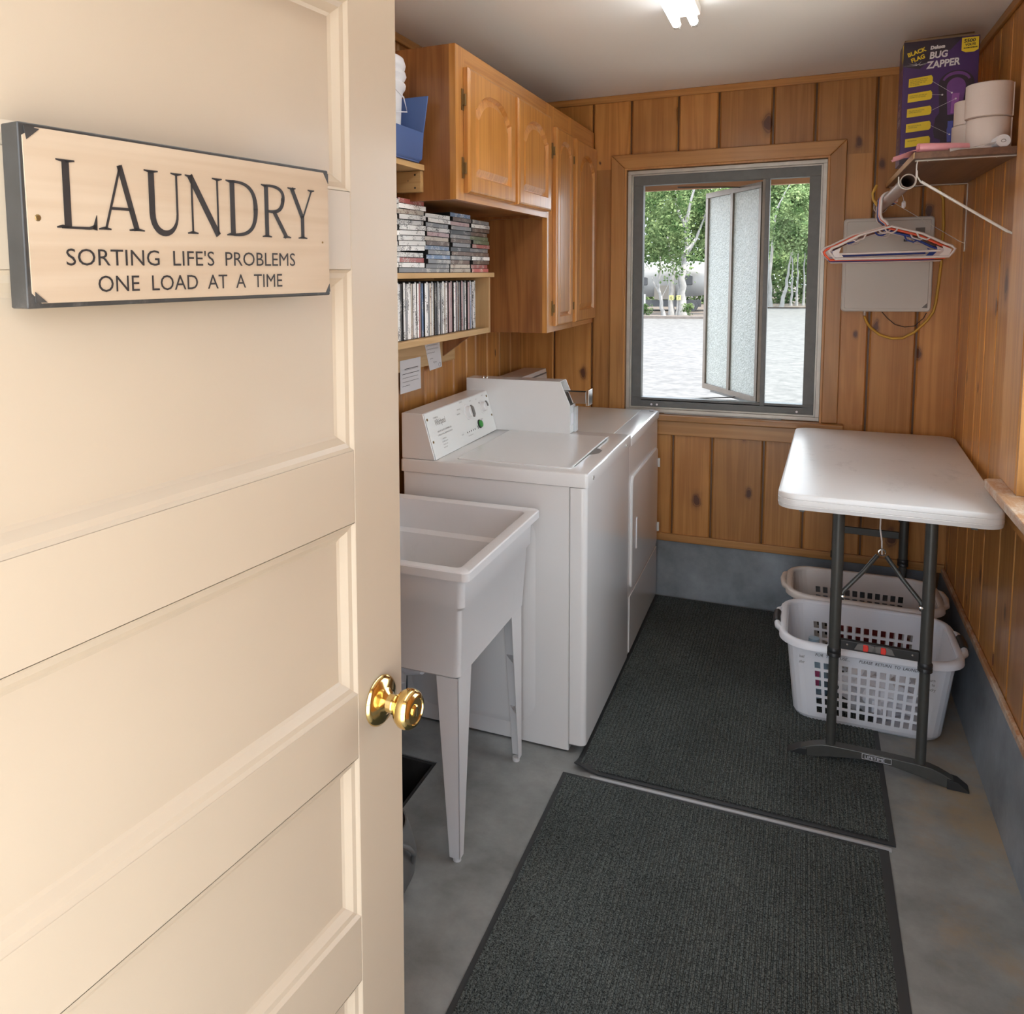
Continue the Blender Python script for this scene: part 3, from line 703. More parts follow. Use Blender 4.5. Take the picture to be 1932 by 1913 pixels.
def letter(ch, x0, x1, z0, z1):
    W_, H = x1 - x0, z1 - z0
    T, t, sf = .0066, .0024, .0016
    X = lambda a: x0 + a * W_; Z = lambda a: z0 + a * H
    def st(a, b, w_): lt.rib([(X(a[0]), Z(a[1])), (X(b[0]), Z(b[1]))], w_)
    def se(a, z, hw, up):   # serif: flared foot
        lt.rib([(X(a) - hw, Z(z)), (X(a) - hw * .3, Z(z) + up * .0006), (X(a), Z(z) + up * .0008), (X(a) + hw * .3, Z(z) + up * .0006), (X(a) + hw, Z(z))], [.0012, .0022, .0026, .0022, .0012])
    def cu(p, w_): q = curve(p); n = len(q); lt.rib([(X(a), Z(b)) for a, b in q], [w_(i / (n - 1)) for i in range(n)])
    b, tp = .02, .98
    if ch == 'L':
        st((.30, b), (.30, tp), T); se(.30, tp, .0085, -1); se(.18, b, .0055, 1)
        lt.rib([(X(.15), Z(b)), (X(.80), Z(b)), (X(.97), Z(.05))], [.0018, .0022, .0040]); lt.rib([(X(.93), Z(.0)), (X(.99), Z(.22))], [.0050, .0006])
    if ch == 'A':
        st((.14, b), (.52, 1.0), t); st((.50, 1.0), (.86, b), [T * .7, T][0] + .001); st((.26, .34), (.74, .34), t); se(.12, b, .0062, 1); se(.86, b, .0082, 1)
    if ch == 'U':
        st((.22, .30), (.22, tp), T); st((.84, .30), (.84, tp), t); cu([(.22, .32), (.22, -.12), (.84, -.10), (.84, .32)], lambda q: T * (1 - q) ** 1.2 + t * 1.0 * q + .0012 * math.sin(pi * q)); se(.22, tp, .0078, -1); se(.84, tp, .0066, -1)
    if ch == 'N':
        st((.20, b), (.20, tp), t); st((.16, tp), (.86, .0), T * 1.02); st((.86, .02), (.86, tp), t); se(.14, tp, .005, -1); se(.20, b, .0066, 1); se(.86, tp, .0066, -1)
    if ch == 'D':
        st((.24, b), (.24, tp), T); se(.16, tp, .005, -1); se(.16, b, .005, 1)
        cu([(.24, tp - .01), (.62, tp), (.96, .92), (.95, .50)], lambda q: t + (T - t) * q ** 1.5); cu([(.95, .52), (.96, .08), (.62, b), (.24, b + .01)], lambda q: T + (t - T) * q ** .7)
    if ch == 'R':
        st((.24, b), (.24, tp), T * .9); se(.18, tp, .005, -1); se(.24, b, .0072, 1)
        cu([(.24, tp - .01), (.80, tp + .02), (.86, .82), (.78, .70)], lambda q: t + (T * .85 - t) * q); cu([(.80, .76), (.78, .50), (.55, .48), (.26, .50)], lambda q: T * .85 + (t - T * .85) * q)
        st((.48, .50), (.90, b), T * .8); se(.92, b, .0062, 1)
    if ch == 'Y':
        st((.14, tp), (.54, .42), T * .9); st((.92, tp), (.56, .42), t); st((.54, .46), (.54, b), T * .85); se(.14, tp, .0068, -1); se(.90, tp, .0058, -1); se(.54, b, .0076, 1)


for ch, a, b in (('L', .273, .312), ('A', .314, .358), ('U', .359, .405), ('N', .406, .455), ('D', .457, .503), ('R', .506, .552), ('Y', .551, .594)):
    letter(ch, a - .247, b - .247, .0625, .1175)
lt.xf(Matrix.Translation((0, -ST - .0012, 0))).obj('lettering', ink, SG, local=True)
Ms = Matrix.Translation((0, -ST - .0014, 0))
texts('lettering', [('SORTING  LIFE\'S  PROBLEMS', .0195, .0335, .0335, 1.155, 0, 0)], ink, SG, Ms, local=True)
texts('lettering', [('ONE  LOAD  AT  A  TIME', .0195, .062, .0115, 1.06, 0, 0)], ink, SG, Ms, local=True)
crn = MB()
for a, b, c in (((.004, SHI - .003), (.017, SHI - .004), (.006, SHI - .013)), ((.006, .013), (.006, .0045), (.016, .0045)), ((SWI - .002, SHI - .004), (SWI - .002, SHI - .015), (SWI - .010, SHI - .004)), ((SWI - .002, .004), (SWI - .009, .0045), (SWI - .003, .013))):
    MB().prism([a, b, c], 'y', -ST - .0018, -ST - .0008).obj('worn_corner', black_edge, SG, local=True)

# ================================================================== CEILING LIGHT
fx = thing('ceiling_light', 'two-tube fluorescent strip light on the white ceiling', 'ceiling light', (-.362, 1.51, ZC))
box('housing', ceil_m, -.405, -.318, 0.30, 2.72, ZC - .028, ZC - .0005, fx, bev=.003)
for xx in (-.388, -.336):
    MB().cyl((xx, .335, ZC - .048), (xx, 2.705, ZC - .048), .0125, 16).obj('tube', tube_m, fx, smooth=40)  # tubes lengthened out of view to give the room more light
    for ya, yb_ in ((.32, .335), (2.705, 2.722)):
        MB().cyl((xx, ya, ZC - .048), (xx, yb_, ZC - .048), .0132, 16).obj('end_cap', tube_cap, fx, smooth=40)
        MB().box(xx - .009, xx + .009, yb_ - .003, yb_ + .006, ZC - .060, ZC - .028).obj('socket', tube_cap, fx)

# ================================================================== OAK CABINETS
FXC = -.920                                       # plane of the face frames


def oak_door(par, y0, y1, z0, z1, hinge_z, hinge_side):
    """cathedral raised-panel door standing proud of the face frame"""
    x0, x1 = FXC + .001, FXC + .021
    fr = .048 if y1 - y0 > .3 else .036
    d = MB(); rise = min(.05, (y1 - y0) * .14)
    pi0, pi1 = y0 + fr, y1 - fr; ym = (pi0 + pi1) / 2; hw = (pi1 - pi0) / 2; zt = z1 - fr - rise - .012
    def af(u): return (max(0, 1 - abs(u / .93) ** 2.4) ** .8) if abs(u) < .93 else 0
    def ins(a, outerp=False):   # parallel inset of the arched opening
        k = (hw - a) / hw; us = [1 - 2 * k_ / 24 for k_ in range(25)]
        return [(pi0 + a, z0 + fr + a), (pi1 - a, z0 + fr + a)] + [(ym + u * hw * k, zt - a + rise * 1.15 * af(u)) for u in us]
    inner = ins(0); n_o = 25
    def outer(a): return [(y0 + a, z0 + a), (y1 - a, z0 + a)] + [(ym + (1 - 2 * k_ / 24) * ((y1 - y0) / 2 - a), z1 - a) for k_ in range(25)]
    rings = [[(x0, p[0], p[1]) for p in outer(0)], [(x1 - .007, p[0], p[1]) for p in outer(0)], [(x1 - .002, p[0], p[1]) for p in outer(.004)], [(x1, p[0], p[1]) for p in outer(.009)], [(x1, p[0], p[1]) for p in inner],
             [(x1 - .004, p[0], p[1]) for p in ins(.002)], [(x1 - .012, p[0], p[1]) for p in ins(.007)]]
    dd = d.loft(rings, True, False).obj('cabinet_door', oak_v, par)
    MB().loft([[(x1 - .012, p[0], p[1]) for p in ins(.007)], [(x1 - .0115, p[0], p[1]) for p in ins(.010)], [(x1 - .003, p[0], p[1]) for p in ins(.028 if fr > .04 else .018)]], False, True).obj('raised_panel', oak_v, dd)
    yh = y0 if hinge_side < 0 else y1
    for hz in hinge_z:
        MB().box(FXC + .0005, FXC + .003, yh - .016, yh - .001, hz - .030, hz + .030).cyl((FXC + .007, yh - .003, hz - .016), (FXC + .007, yh - .003, hz + .016), .004, 8).box(FXC + .001, FXC + .010, yh - .008, yh + .001, hz - .014, hz + .014).obj('hinge', hinge_m, dd)
    return dd


def cabinet(name, label, y0, y1, z0, z1, doors, first=False):
    c = thing(name, label, 'cabinet', (-1.1, (y0 + y1) / 2, z0))
    t = .014
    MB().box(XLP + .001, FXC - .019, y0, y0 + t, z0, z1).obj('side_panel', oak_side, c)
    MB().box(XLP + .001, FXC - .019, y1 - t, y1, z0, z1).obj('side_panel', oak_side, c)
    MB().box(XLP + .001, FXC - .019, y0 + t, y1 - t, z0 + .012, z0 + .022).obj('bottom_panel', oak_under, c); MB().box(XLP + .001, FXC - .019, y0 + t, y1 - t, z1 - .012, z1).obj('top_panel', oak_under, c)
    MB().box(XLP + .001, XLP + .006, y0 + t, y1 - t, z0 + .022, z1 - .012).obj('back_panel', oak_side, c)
    ys = [y0] + [d[0] for d in doors] + [d[1] for d in doors] + [y1]
    dz0, dz1 = doors[0][2] + .012, doors[0][3] - .012
    MB().box(FXC - .019, FXC, y0, doors[0][0] + .012, z0, z1).obj('face_stile', oak_v, c)
    MB().box(FXC - .019, FXC, doors[-1][1] - .012, y1, z0, z1).obj('face_stile', oak_v, c)
    if len(doors) > 1: MB().box(FXC - .019, FXC, doors[0][1] - .012, doors[1][0] + .012, dz0, dz1).obj('face_stile', oak_v, c)
    MB().box(FXC - .0192, FXC - .0002, doors[0][0] + .012, doors[-1][1] - .012, dz1, z1).obj('face_rail', oak_h, c)
    MB().box(FXC - .0192, FXC - .0002, doors[0][0] + .012, doors[-1][1] - .012, z0, dz0).obj('face_rail', oak_h, c)
    for i, d in enumerate(doors):
        hz = (d[3] - .092, d[2] + .071)
        oak_door(c, *d, hz, -1 if i == 0 else 1)
    return c


cabinet('wall_cabinet', 'short two-door honey oak wall cabinet nearest the cream door', 2.206, 3.117, 1.7397, 2.1737, [(2.264, 2.683, 1.762, 2.119), (2.719, 3.154 - .043, 1.762, 2.119)])
cabinet('wall_cabinet', 'tall narrow one-door honey oak cabinet in the middle of the row', 3.118, 3.4718, 1.2923, 2.1737, [(3.193, 3.439, 1.315, 2.095)])
cabinet('wall_cabinet', 'tall one-door honey oak cabinet in the corner by the back wall', 3.4725, 3.878, 1.2923, 2.1737, [(3.497, 3.862, 1.315, 2.095)])

# ================================================================== UPPER SHELF WITH PAIL AND BIN
us = thing('wall_shelf', 'short raw pine shelf fixed to the side of the oak cabinet', 'shelf', (-1.15, 1.9, 1.76))
MB().box(XLP + .001, -1.018, 1.40, 2.204, 1.825, 1.842).obj('shelf_board', rawpine_y, us, bev=.0015, seg=1)
cl = MB().box(XLP + .001, -1.022, 2.184, 2.204, 1.764, 1.824).obj('cleat', rawpine_x, us, bev=.001, seg=1)
for xx, zz in ((-1.04, 1.813), (-1.04, 1.776), (-1.062, 1.797)):
    MB().cyl((xx, 2.184, zz), (xx, 2.1835, zz), .003 if xx > -1.05 else .0015, 8).obj('nail', blackp, cl)
bn = thing('storage_bin', 'blue plastic open-front stacking bin on the short pine shelf', 'bin', (-1.1, 2.05, 1.8425))
prof = [(-1.262, 1.8425), (-1.018, 1.8425), (-1.006, 1.852), (-1.000, 1.925), (-.997, 1.940), (-.984, 2.026), (-1.262, 2.026)]
MB().prism(prof, 'y', 2.158, 2.164).obj('side_wall', bluep, bn, bev=.002)
MB().prism(prof, 'y', 1.80, 1.806).obj('side_wall', bluep, bn, bev=.002)
MB().box(-1.262, -1.013, 1.806, 2.158, 1.8426, 1.8466).obj('base', bluep, bn)
MB().prism([(-1.013, 1.845), (-1.006, 1.852), (-.999, 1.925), (-1.005, 1.925), (-1.012, 1.855)], 'y', 1.806, 2.158).obj('front_lip', bluep, bn, bev=.0015)
MB().box(-1.262, -1.257, 1.806, 2.158, 1.847, 2.032).obj('back_wall', bluep, bn)
pc = (-1.122, 2.045, 1.847)
pl_ = thing('pail', 'white plastic pail with handwriting and wire handle in the blue bin', 'pail', pc)
MB().lathe([(0, 0), (.088, 0), (.092, .006), (.101, 0.1647), (.105, 0.1793), (.111, 0.1867), (.1125, 0.1958), (.108, 0.2031), (.1045, 0.2059), (.111, 0.2123), (.1145, 0.2196), (.112, 0.2288), (.105, 0.2324), (.111, 0.2397), (.113, 0.2489), (.108, 0.2653), (.104, 0.2681), (.0, 0.2681)], pc, (0, 0, 1), 40, False, False).obj('pail_body', plast_w, pl_, smooth=40)
MB().tube([(pc[0] + .06, pc[1] - .095, pc[2] + .205), (pc[0] + .105, pc[1] - .06, pc[2] + .185), (pc[0] + .128, pc[1] - .02, pc[2] + .15), (pc[0] + .118, pc[1] + .02, pc[2] + .12), (pc[0] + .08, pc[1] - .06, pc[2] + .112), (pc[0] + .03, pc[1] - .10, pc[2] + .11)], .0018, 6).obj('wire_handle', plast_w, pl_)
Mp = Matrix.Translation((pc[0] + .062, pc[1] - .086, pc[2])) @ Matrix.Rotation(math.radians(38), 4, 'Z')
texts('handwriting', [('Dog', .034, .0, .155, .6, -1.35, .2), ('use', .022, .0, .075, .8, 0, .2), ('Bags', .024, -.008, .048, .7, 0, .2)], ink, pl_, Mp)

# ================================================================== MEDIA SHELVES
ms = thing('media_shelf', 'raw pine box shelf with two tiers of disc cases on the left wall', 'shelf', (-1.17, 2.3, 1.31))
MX = -1.05
MB().box(XLP + .001, MX, 1.45, 2.878, 1.514, 1.531).obj('shelf_board', rawpine_y, ms, bev=.0015, seg=1)
MB().box(XLP + .001, MX, 1.45, 2.816, 1.312, 1.332).box(XLP + .001, MX - .07, 2.834, 2.885, 1.312, 1.332).obj('shelf_board', rawpine_y, ms, bev=.0015, seg=1)
MB().box(XLP + .001, MX, 2.817, 2.833, 1.312, 1.5135).obj('end_board', rawpine_z, ms, bev=.001, seg=1)
MB().box(XLP + .001, XLP + .012, 1.45, 2.816, 1.3325, 1.5135).obj('back_board', rawpine_y, ms)
MB().box(XLP + .001, XLP + .020, 1.45, 2.99, 1.192, 1.30).obj('cleat', rawpine_y, ms, bev=.001, seg=1)
MB().prism([(XLP + .021, 1.311), (MX - .075, 1.311), (XLP + .021, 1.215)], 'y', 2.868, 2.884).obj('corner_brace', oak_side, ms)


def case_proto(name, L, H, D, mat):
    """case lying flat: L along y (spine length), H thick, D deep in -x. origin = bottom centre of the spine"""
    o = MB().box(-D, 0, -L / 2, L / 2, 0, H).obj(name, blackp, None, bev=.0008, seg=1)
    s = MB().box(-.002, .0006, -L / 2 + .002, L / 2 - .002, .0008, H - .0008).obj('spine_insert', mat, o)
    return o


protos = {}
for k in SP:
    protos[k] = None


def put_case(kind, loc, rz, ry, L, H, D, label, group, nm):
    key = (kind, nm, round(L, 3), round(H, 4))
    if key not in CASES:
        o = case_proto(nm, L, H, D, SP[kind]); CASES[key] = o
    else: o = copy_tree(CASES[key])
    o.location = loc; o.rotation_euler = (ry[0], ry[1], rz)
    return tag(o, label, 'disc case', group)


CASES = {}
ORD = ['bottom', 'second', 'third', 'fourth', 'fifth', 'sixth', 'seventh', 'eighth', 'ninth', 'tenth', 'eleventh', 'twelfth', 'thirteenth', 'fourteenth', 'fifteenth', 'sixteenth']
stacks = [
    ('front stack by the door', 2.03, ['white'] * 14, 0),
    ('tall white stack', 2.205, ['grey', 'white', 'red', 'white', 'white', 'white', 'white', 'white', 'white', 'white', 'white', 'cream', 'white', 'red'], 0),
    ('stack after the tall white one', 2.40, ['grey', 'grey', 'grey', 'blue', 'grey', 'blue', 'brown', 'cream', 'pink', 'white', 'grey', 'white', 'white'], 0),
    ('stack next to the last', 2.59, ['cream', 'cream', 'brown', 'grey', 'brown', 'black', 'grey', 'brown', 'grey', 'black', 'grey', 'pink', 'brown', 'blue'], 0),
    ('last stack, farthest right', 2.765, ['red', 'red', 'brown', 'white', 'brown', 'grey', 'red', 'green', 'green', 'brown', 'brown', 'white', 'grey'], 0),
]
CN = {'white': 'white', 'cream': 'cream', 'grey': 'grey', 'black': 'black', 'brown': 'dark brown', 'blue': 'pale blue', 'red': 'red', 'orange': 'orange', 'green': 'olive', 'pink': 'pink and white'}
for sname, yc, cols, _ in stacks:
    z = 1.5314
    for i, c in enumerate(cols):
        H = .0148 if sname.startswith(('tall', 'front')) else .0138
        if sname.startswith('tall') and i == 4: z += .004
        L = .185 if 'last' not in sname else .172
        dy = rnd.uniform(-.004, .004); dx = rnd.uniform(-.006, .003)
        if sname.startswith('tall') and i >= 12: dy += .012
        if sname.startswith('tall') and i == 3: dy -= .006
        tilt = 0
        if sname.startswith('tall') and 4 <= i <= 11: tilt = .022
        o = put_case(c, (MX - .012 + dx, yc + dy, z), rnd.uniform(-.03, .03) if tilt == 0 else rnd.uniform(-.01, .01), (tilt, 0), L, H, .13,
                     f'{CN[c]} disc case, {ORD[i]}{" from bottom" if i else ""} in the {sname}', 'disc cases stacked on the upper pine shelf', 'disc_case')
        z += H + .0003
seq = ['grey', 'white', 'white', 'white', 'white', 'black', 'white', 'grey', 'white', 'white', 'cream', 'white', 'white', 'white', 'red', 'grey', 'blue', 'white', 'white', 'grey', 'cream', 'white', 'cream', 'black', 'grey', 'white', 'grey', 'white', 'cream', 'white', 'pink', 'pink', 'grey', 'pink', 'white', 'pink', 'grey', 'orange', 'grey', 'pink', 'grey', 'white', 'grey', 'pink', 'brown', 'blue', 'white', 'white', 'white']
yv = 2.738; n = len(seq)
NTH = lambda q: f'{q}{"th" if 10 < q % 100 < 14 else {1: "st", 2: "nd", 3: "rd"}.get(q % 10, "th")}'
for i, c in enumerate(reversed(seq)):
    Hc = rnd.choice([.0125, .0135, .0145, .0125]); Lc = .168 + (.004 if i % 3 == 0 else 0)
    key = round(Hc, 4)
    # stand the flat case up: rotate about x by 90 deg so its spine runs vertically
    o = put_case(c, (MX - .022 + rnd.uniform(-.004, .004), yv - .0, 1.3325 + Lc / 2), 0, (pi / 2, 0), Lc, Hc, .13,
                 f'{CN[c]} disc case standing {NTH(i + 1)} from the right end of the lower tier', 'disc cases standing on the lower pine shelf', 'disc_case')
    yv -= Hc + .0004

# notes under the shelf
nt1 = MB().box(XLP + .0205, XLP + .0212, 2.502, 2.668, 1.117, 1.232).obj('paper_note', paper, None, org=(XLP + .0205, 2.585, 1.117))
tag(nt1, 'typed white paper notice taped to the shelf cleat beside the cream door', 'note')
Mn = Matrix.Translation((XLP + .0216, 2.505, 1.117)) @ Matrix.Rotation(pi / 2, 4, 'Z')
def scribble(par, M, rows, wob=.0):
    for (x, z, L, w_) in rows:
        n_ = max(6, int(L / .004)); pts = [(x + L * k / n_, z + wob * math.sin(k * 2.3 + z * 900) * (1 + .5 * math.sin(k * .9))) for k in range(n_ + 1)]
        MB().rib(pts, w_, .0004).xf(M).obj('line_of_writing', ink, par)


scribble(nt1, Mn, [(.030, .083, .110, .0022), (.030, .079, .110, .0006), (.012, .066, .135, .0016), (.012, .052, .125, .0012), (.012, .038, .130, .0012), (.012, .024, .060, .0014)], .0006)
nt2 = MB().prism([(2.700, 1.285), (2.836, 1.283), (2.860, 1.176), (2.748, 1.172)], 'x', XLP + .0205, XLP + .0212).obj('paper_note', paper, None, org=(XLP + .0205, 2.8, 1.172))
tag(nt2, 'handwritten white note with a small smiley hanging crooked from the shelf cleat', 'note')
Mn2 = Matrix.Translation((XLP + .0216, 2.715, 1.172)) @ Matrix.Rotation(pi / 2, 4, 'Z')
scribble(nt2, Mn2, [(.004, .094, .10, .0012), (.004, .080, .105, .0012), (.006, .066, .070, .0012), (.036, .044, .026, .0014), (.062, .028, .030, .0014)], .0028)
MB().tube([(XLP + .0214, 2.838 + .010 * math.cos(a / 12 * 2 * pi), 1.187 + .008 * math.sin(a / 12 * 2 * pi)) for a in range(12)], .0005, 4, True).obj('smiley', ink, nt2)

# ================================================================== WASHER
YW, WW, XF = 2.4351, .6864, -.5915
ws = thing('washing_machine', 'white top-loading coin-operated washing machine beside the utility sink', 'washing machine', (-.9, YW + WW / 2, 0))
XB = -1.2287
cb_ = MB().loft([[(x, y, z) for x, y in rrect(XB + .01, -.6455, YW + .002, YW + WW - .002, .004, 2)] for z in (.007, .866)])
cb_.obj('cabinet_body', enamel, ws)
# embossed side panel (large soft rectangle)
def yz_panel(x0, x1, z0, z1, y, d, r):
    p0 = rrect(x0, x1, z0, z1, r, 6); p1 = rrect(x0 + .02, x1 - .02, z0 + .02, z1 - .02, max(r - .01, .01), 6)
    return MB().loft([[(a, y, b) for a, b in p0], [(a, y - d * .6, b) for a, b in rrect(x0 + .01, x1 - .01, z0 + .01, z1 - .01, r, 6)], [(a, y - d, b) for a, b in p1]], False, True)
yz_panel(-1.20, -.755, .06, .782, YW + .002, .004, .09).obj('embossed_panel', enamel, ws, smooth=50)
fp = MB().loft([[(x, y, z) for x, y in rrect(-.6445 - .03, XF, YW + .001, YW + WW - .001, .014, 5)] for z in (.030, .0255 + .01)] + [[(x, y, z) for x, y in rrect(-.6445 - .03, XF, YW, YW + WW, .016, 5)] for z in (.04, .866)])
# clip its hidden back: only the part in front of the seam is modelled
fp = MB()
def fring(z, ins=0):
    pts = [(-.643, YW + WW - ins), (-.643, YW + ins)]
    for k in range(7):
        a = math.radians(-90 + 90 * k / 6); pts.append((XF - .018 + .018 * math.cos(a) - ins, YW + .018 + .018 * math.sin(a) + ins))
    for k in range(7):
        a = math.radians(90 * k / 6); pts.append((XF - .018 + .018 * math.cos(a) - ins, YW + WW - .018 + .018 * math.sin(a) - ins))
    return [(x, y, z) for x, y in pts]
fp.loft([fring(.026, .006), fring(.032), fring(.8655)]).obj('front_panel', enamel, ws, smooth=35)
top = MB()
R0 = lambda z, i, r: [(x, y, z) for x, y in rrect(XB + i, XF + .003 - i, YW - .001 + i, YW + WW + .001 - i, r, 5)]
top.loft([R0(.8676, .0, .010), R0(.905, 0, .010), R0(.9095, .003, .010), R0(.911, .008, .010)]).obj('top_panel', enamel, ws, smooth=35)
# slightly raised rim round the lid well
lid_o = [(-1.045, 2.475), (-.652, 2.515), (-.652, 3.055), (-1.045, 3.0)]
def rr2(x0, x1, y0, y1, z, r=.012): return [(x, y, z) for x, y in rrect(x0, x1, y0, y1, r, 4)]
lid = MB().loft([rr2(-1.045, -.655, 2.487, 3.03, .9111), rr2(-1.045, -.655, 2.487, 3.03, .9135), rr2(-1.041, -.659, 2.491, 3.026, .9150)]).obj('lid', enamel, ws)
MB().box(-.6545, -.652, 2.53, 2.99, .9112, .9122).obj('lid_gap', greyp, lid)
MB().tube([(-.654, 2.50, .9155), (-.654, 2.72, .9160), (-.654, 3.02, .9155)], .0022, 6).obj('lid_edge', enamel2, lid)
MB().loft([[(-.655 + a * .03, 2.77 + .06 * b, .9113) for a, b in ((0, -1), (.5, -.8), (1, -.4), (1, .4), (.5, .8), (0, 1))], [(-.655 + a * .022, 2.77 + .05 * b, .9116) for a, b in ((0, -1), (.5, -.8), (1, -.4), (1, .4), (.5, .8), (0, 1))]]).obj('finger_notch', greyp, lid)
for yy_ in (YW + .07, YW + WW - .09):
    s_ = MB().cyl((XF + .003, yy_, .886), (XF + .0055, yy_, .886), .006, 12).obj('screw', steel, ws)
    MB().box(XF + .0055, XF + .0060, yy_ - .005, yy_ + .005, .8853, .8867).obj('screw_slot', blackp, s_)
for xx, yy_ in ((-.72, YW + .05), (-1.16, YW + .05), (-.70, YW + WW - .05)):
    MB().cyl((xx, yy_, 0), (xx, yy_, .010), .02, 12).obj('foot', blackp, ws)
# console, sloped face towards +x
ctop, cbot = (-1.142, 1.066), (-1.098, .912)
cp = [(-1.2237, .9115), (cbot[0], .9115), (cbot[0], .913), (ctop[0], 1.0655), (-1.2237, 1.0655)]
cons = MB().prism([(-1.2237, .9115), (cbot[0] - .003, .9115), (ctop[0] - .003, 1.0655), (-1.2237, 1.0655)], 'y', YW + .002, 3.034).obj('console', enamel, ws, bev=.003)
sl = math.hypot(ctop[0] - cbot[0], ctop[1] - cbot[1]); ang = math.atan2(cbot[0] - ctop[0], ctop[1] - cbot[1])
# frame of the console face: local x = +y world, local z = up the slope, -y(local) = outward normal
Xa = Vector((0, 1, 0)); Za = Vector((ctop[0] - cbot[0], 0, ctop[1] - cbot[1])).normalized(); Ya = Za.cross(Xa)
Mc = Matrix.Identity(4)
for i in range(3): Mc[i][0] = Xa[i]; Mc[i][1] = Ya[i]; Mc[i][2] = Za[i]
Mc.translation = Vector((cbot[0] - .0028, YW + .006, .9118))
CW = 3.033 - YW - .008
fpn = MB().box(0, CW, -.0022, 0, 0, sl - .002); fpn.xf(Mc); fpn.obj('control_face', enamel2, cons, bev=.001, seg=1)
def onface(mb): return mb.xf(Mc)
def face_at(y, z):  # world (y,z) to face coordinates
    return y - YW - .006, (z - .912) / (Za.z)
for yy_, zz_ in ((2.4531, 1.0426), (2.4557, .9683), (3.0154, 1.0459), (3.018, .9718)):
    a, b = face_at(yy_, zz_); onface(MB().lathe([(.0045, 0), (.0042, .002), (0, .0028)], (a, -.0022, b), (0, -1, 0), 12)).obj('screw', hinge_m, cons)
a, b = face_at(2.7969, 1.0171)
onface(MB().lathe([(.030, 0), (.030, .0015), (0, .0016)], (a, -.0022, b), (0, -1, 0), 32)).obj('dial_plate', enamel, cons)
dl = onface(MB().lathe([(.021, 0), (.0195, .016), (.017, .018), (0, .018)], (a, -.0036, b), (0, -1, 0), 28)).obj('cycle_knob', enamel, cons, smooth=35)
onface(MB().prism([(a - .004, b + .023), (a + .014, b + .012), (a + .016, b - .014), (a + .004, b - .024), (a - .002, b - .020)], 'y', -.026, -.020)).obj('knob_grip', greyp, dl)
a, b = face_at(2.9448, 1.014)
onface(MB().lathe([(.026, 0), (.026, .0015), (0, .0016)], (a, -.0022, b), (0, -1, 0), 32)).obj('dial_plate', enamel, cons)
dl = onface(MB().lathe([(.019, 0), (.017, .014), (.015, .016), (0, .016)], (a, -.0036, b), (0, -1, 0), 28)).obj('temperature_knob', enamel, cons, smooth=35)
onface(MB().prism([(a + .004, b + .020), (a + .012, b + .015), (a + .018, b + .002), (a + .013, b - .003), (a + .010, b + .008)], 'y', -.024, -.018)).obj('knob_grip', greyp, dl)
onface(MB().prism([(a - .022, b + .022), (a - .006, b + .015), (a - .021, b + .004)], 'y', -.0032, -.0022)).obj('pointer_mark', ink, cons)
a, b = face_at(2.8762, .9594)
gb = onface(MB().lathe([(.017, 0), (.016, .004), (.0135, .0045)], (a, -.0022, b), (0, -1, 0), 28, False, False)).obj('start_button', blackp, cons, smooth=35)
onface(MB().lathe([(.0135, .002), (.0133, .010), (.009, .0125), (0, .0135)], (a, -.0022, b), (0, -1, 0), 28, False, False)).obj('button_cap', green_m, gb, smooth=50)
dm = MB()
for k in range(5):
    a, b = face_at(2.748 + k * .0185, .9493); 
    onface(MB().cyl((a, -.0022, b), (a, -.0030, b), .0028, 8)).obj('indicator_dot', ink, cons)
a, b = face_at(2.8540, .9510); onface(MB().prism([(a - .002, b - .006), (a + .002, b - .006), (a + .002, b + .006), (a - .002, b + .006)], 'y', -.003, -.0022)).obj('indicator_dot', ink, cons)
Mt = Mc @ Matrix.Translation((0, -.0024, 0))
texts('brand_lettering', [('Whirlpool', .030, .063, .107, .70, 0, 0), ('COMMERCIAL', .008, .058, .131, .8, 0, 0)], greyp, cons, Mt)
texts('printed_lines', [('HEAVY DUTY COMMERCIAL', .008, .065, .082, 1.2, 0, 0), ('OPERATING INSTRUCTIONS', .0075, .062, .070, 1.3, 0, 0), ('1. add clothes', .0065, .082, .055, 1.1, 0, 0), ('2. select cycle', .0065, .082, .045, 1.3, 0, 0), ('3. insert coins', .0065, .082, .035, 1.1, 0, 0), ('4. push start', .0065, .082, .025, 1.0, 0, 0),
    ('NORMAL', .007, .30, .150, 1, 0, 0), ('PERM PRESS', .006, .265, .128, 1, 0, 0), ('DELICATES', .006, .255, .112, 1, 0, 0), ('KNITS', .006, .395, .142, 1, 0, 0), ('HOT', .006, .455, .140, 1, 0, 0), ('WARM', .006, .52, .146, 1, 0, 0), ('COLD', .006, .495, .083, 1, 0, 0), ('START', .007, .46, .060, 1, 0, 0), ('IN USE', .006, .25, .037, 1, 0, 0), ('wash rinse spin done', .005, .305, .024, 1.2, 0, 0)], greyp, cons, Mt)
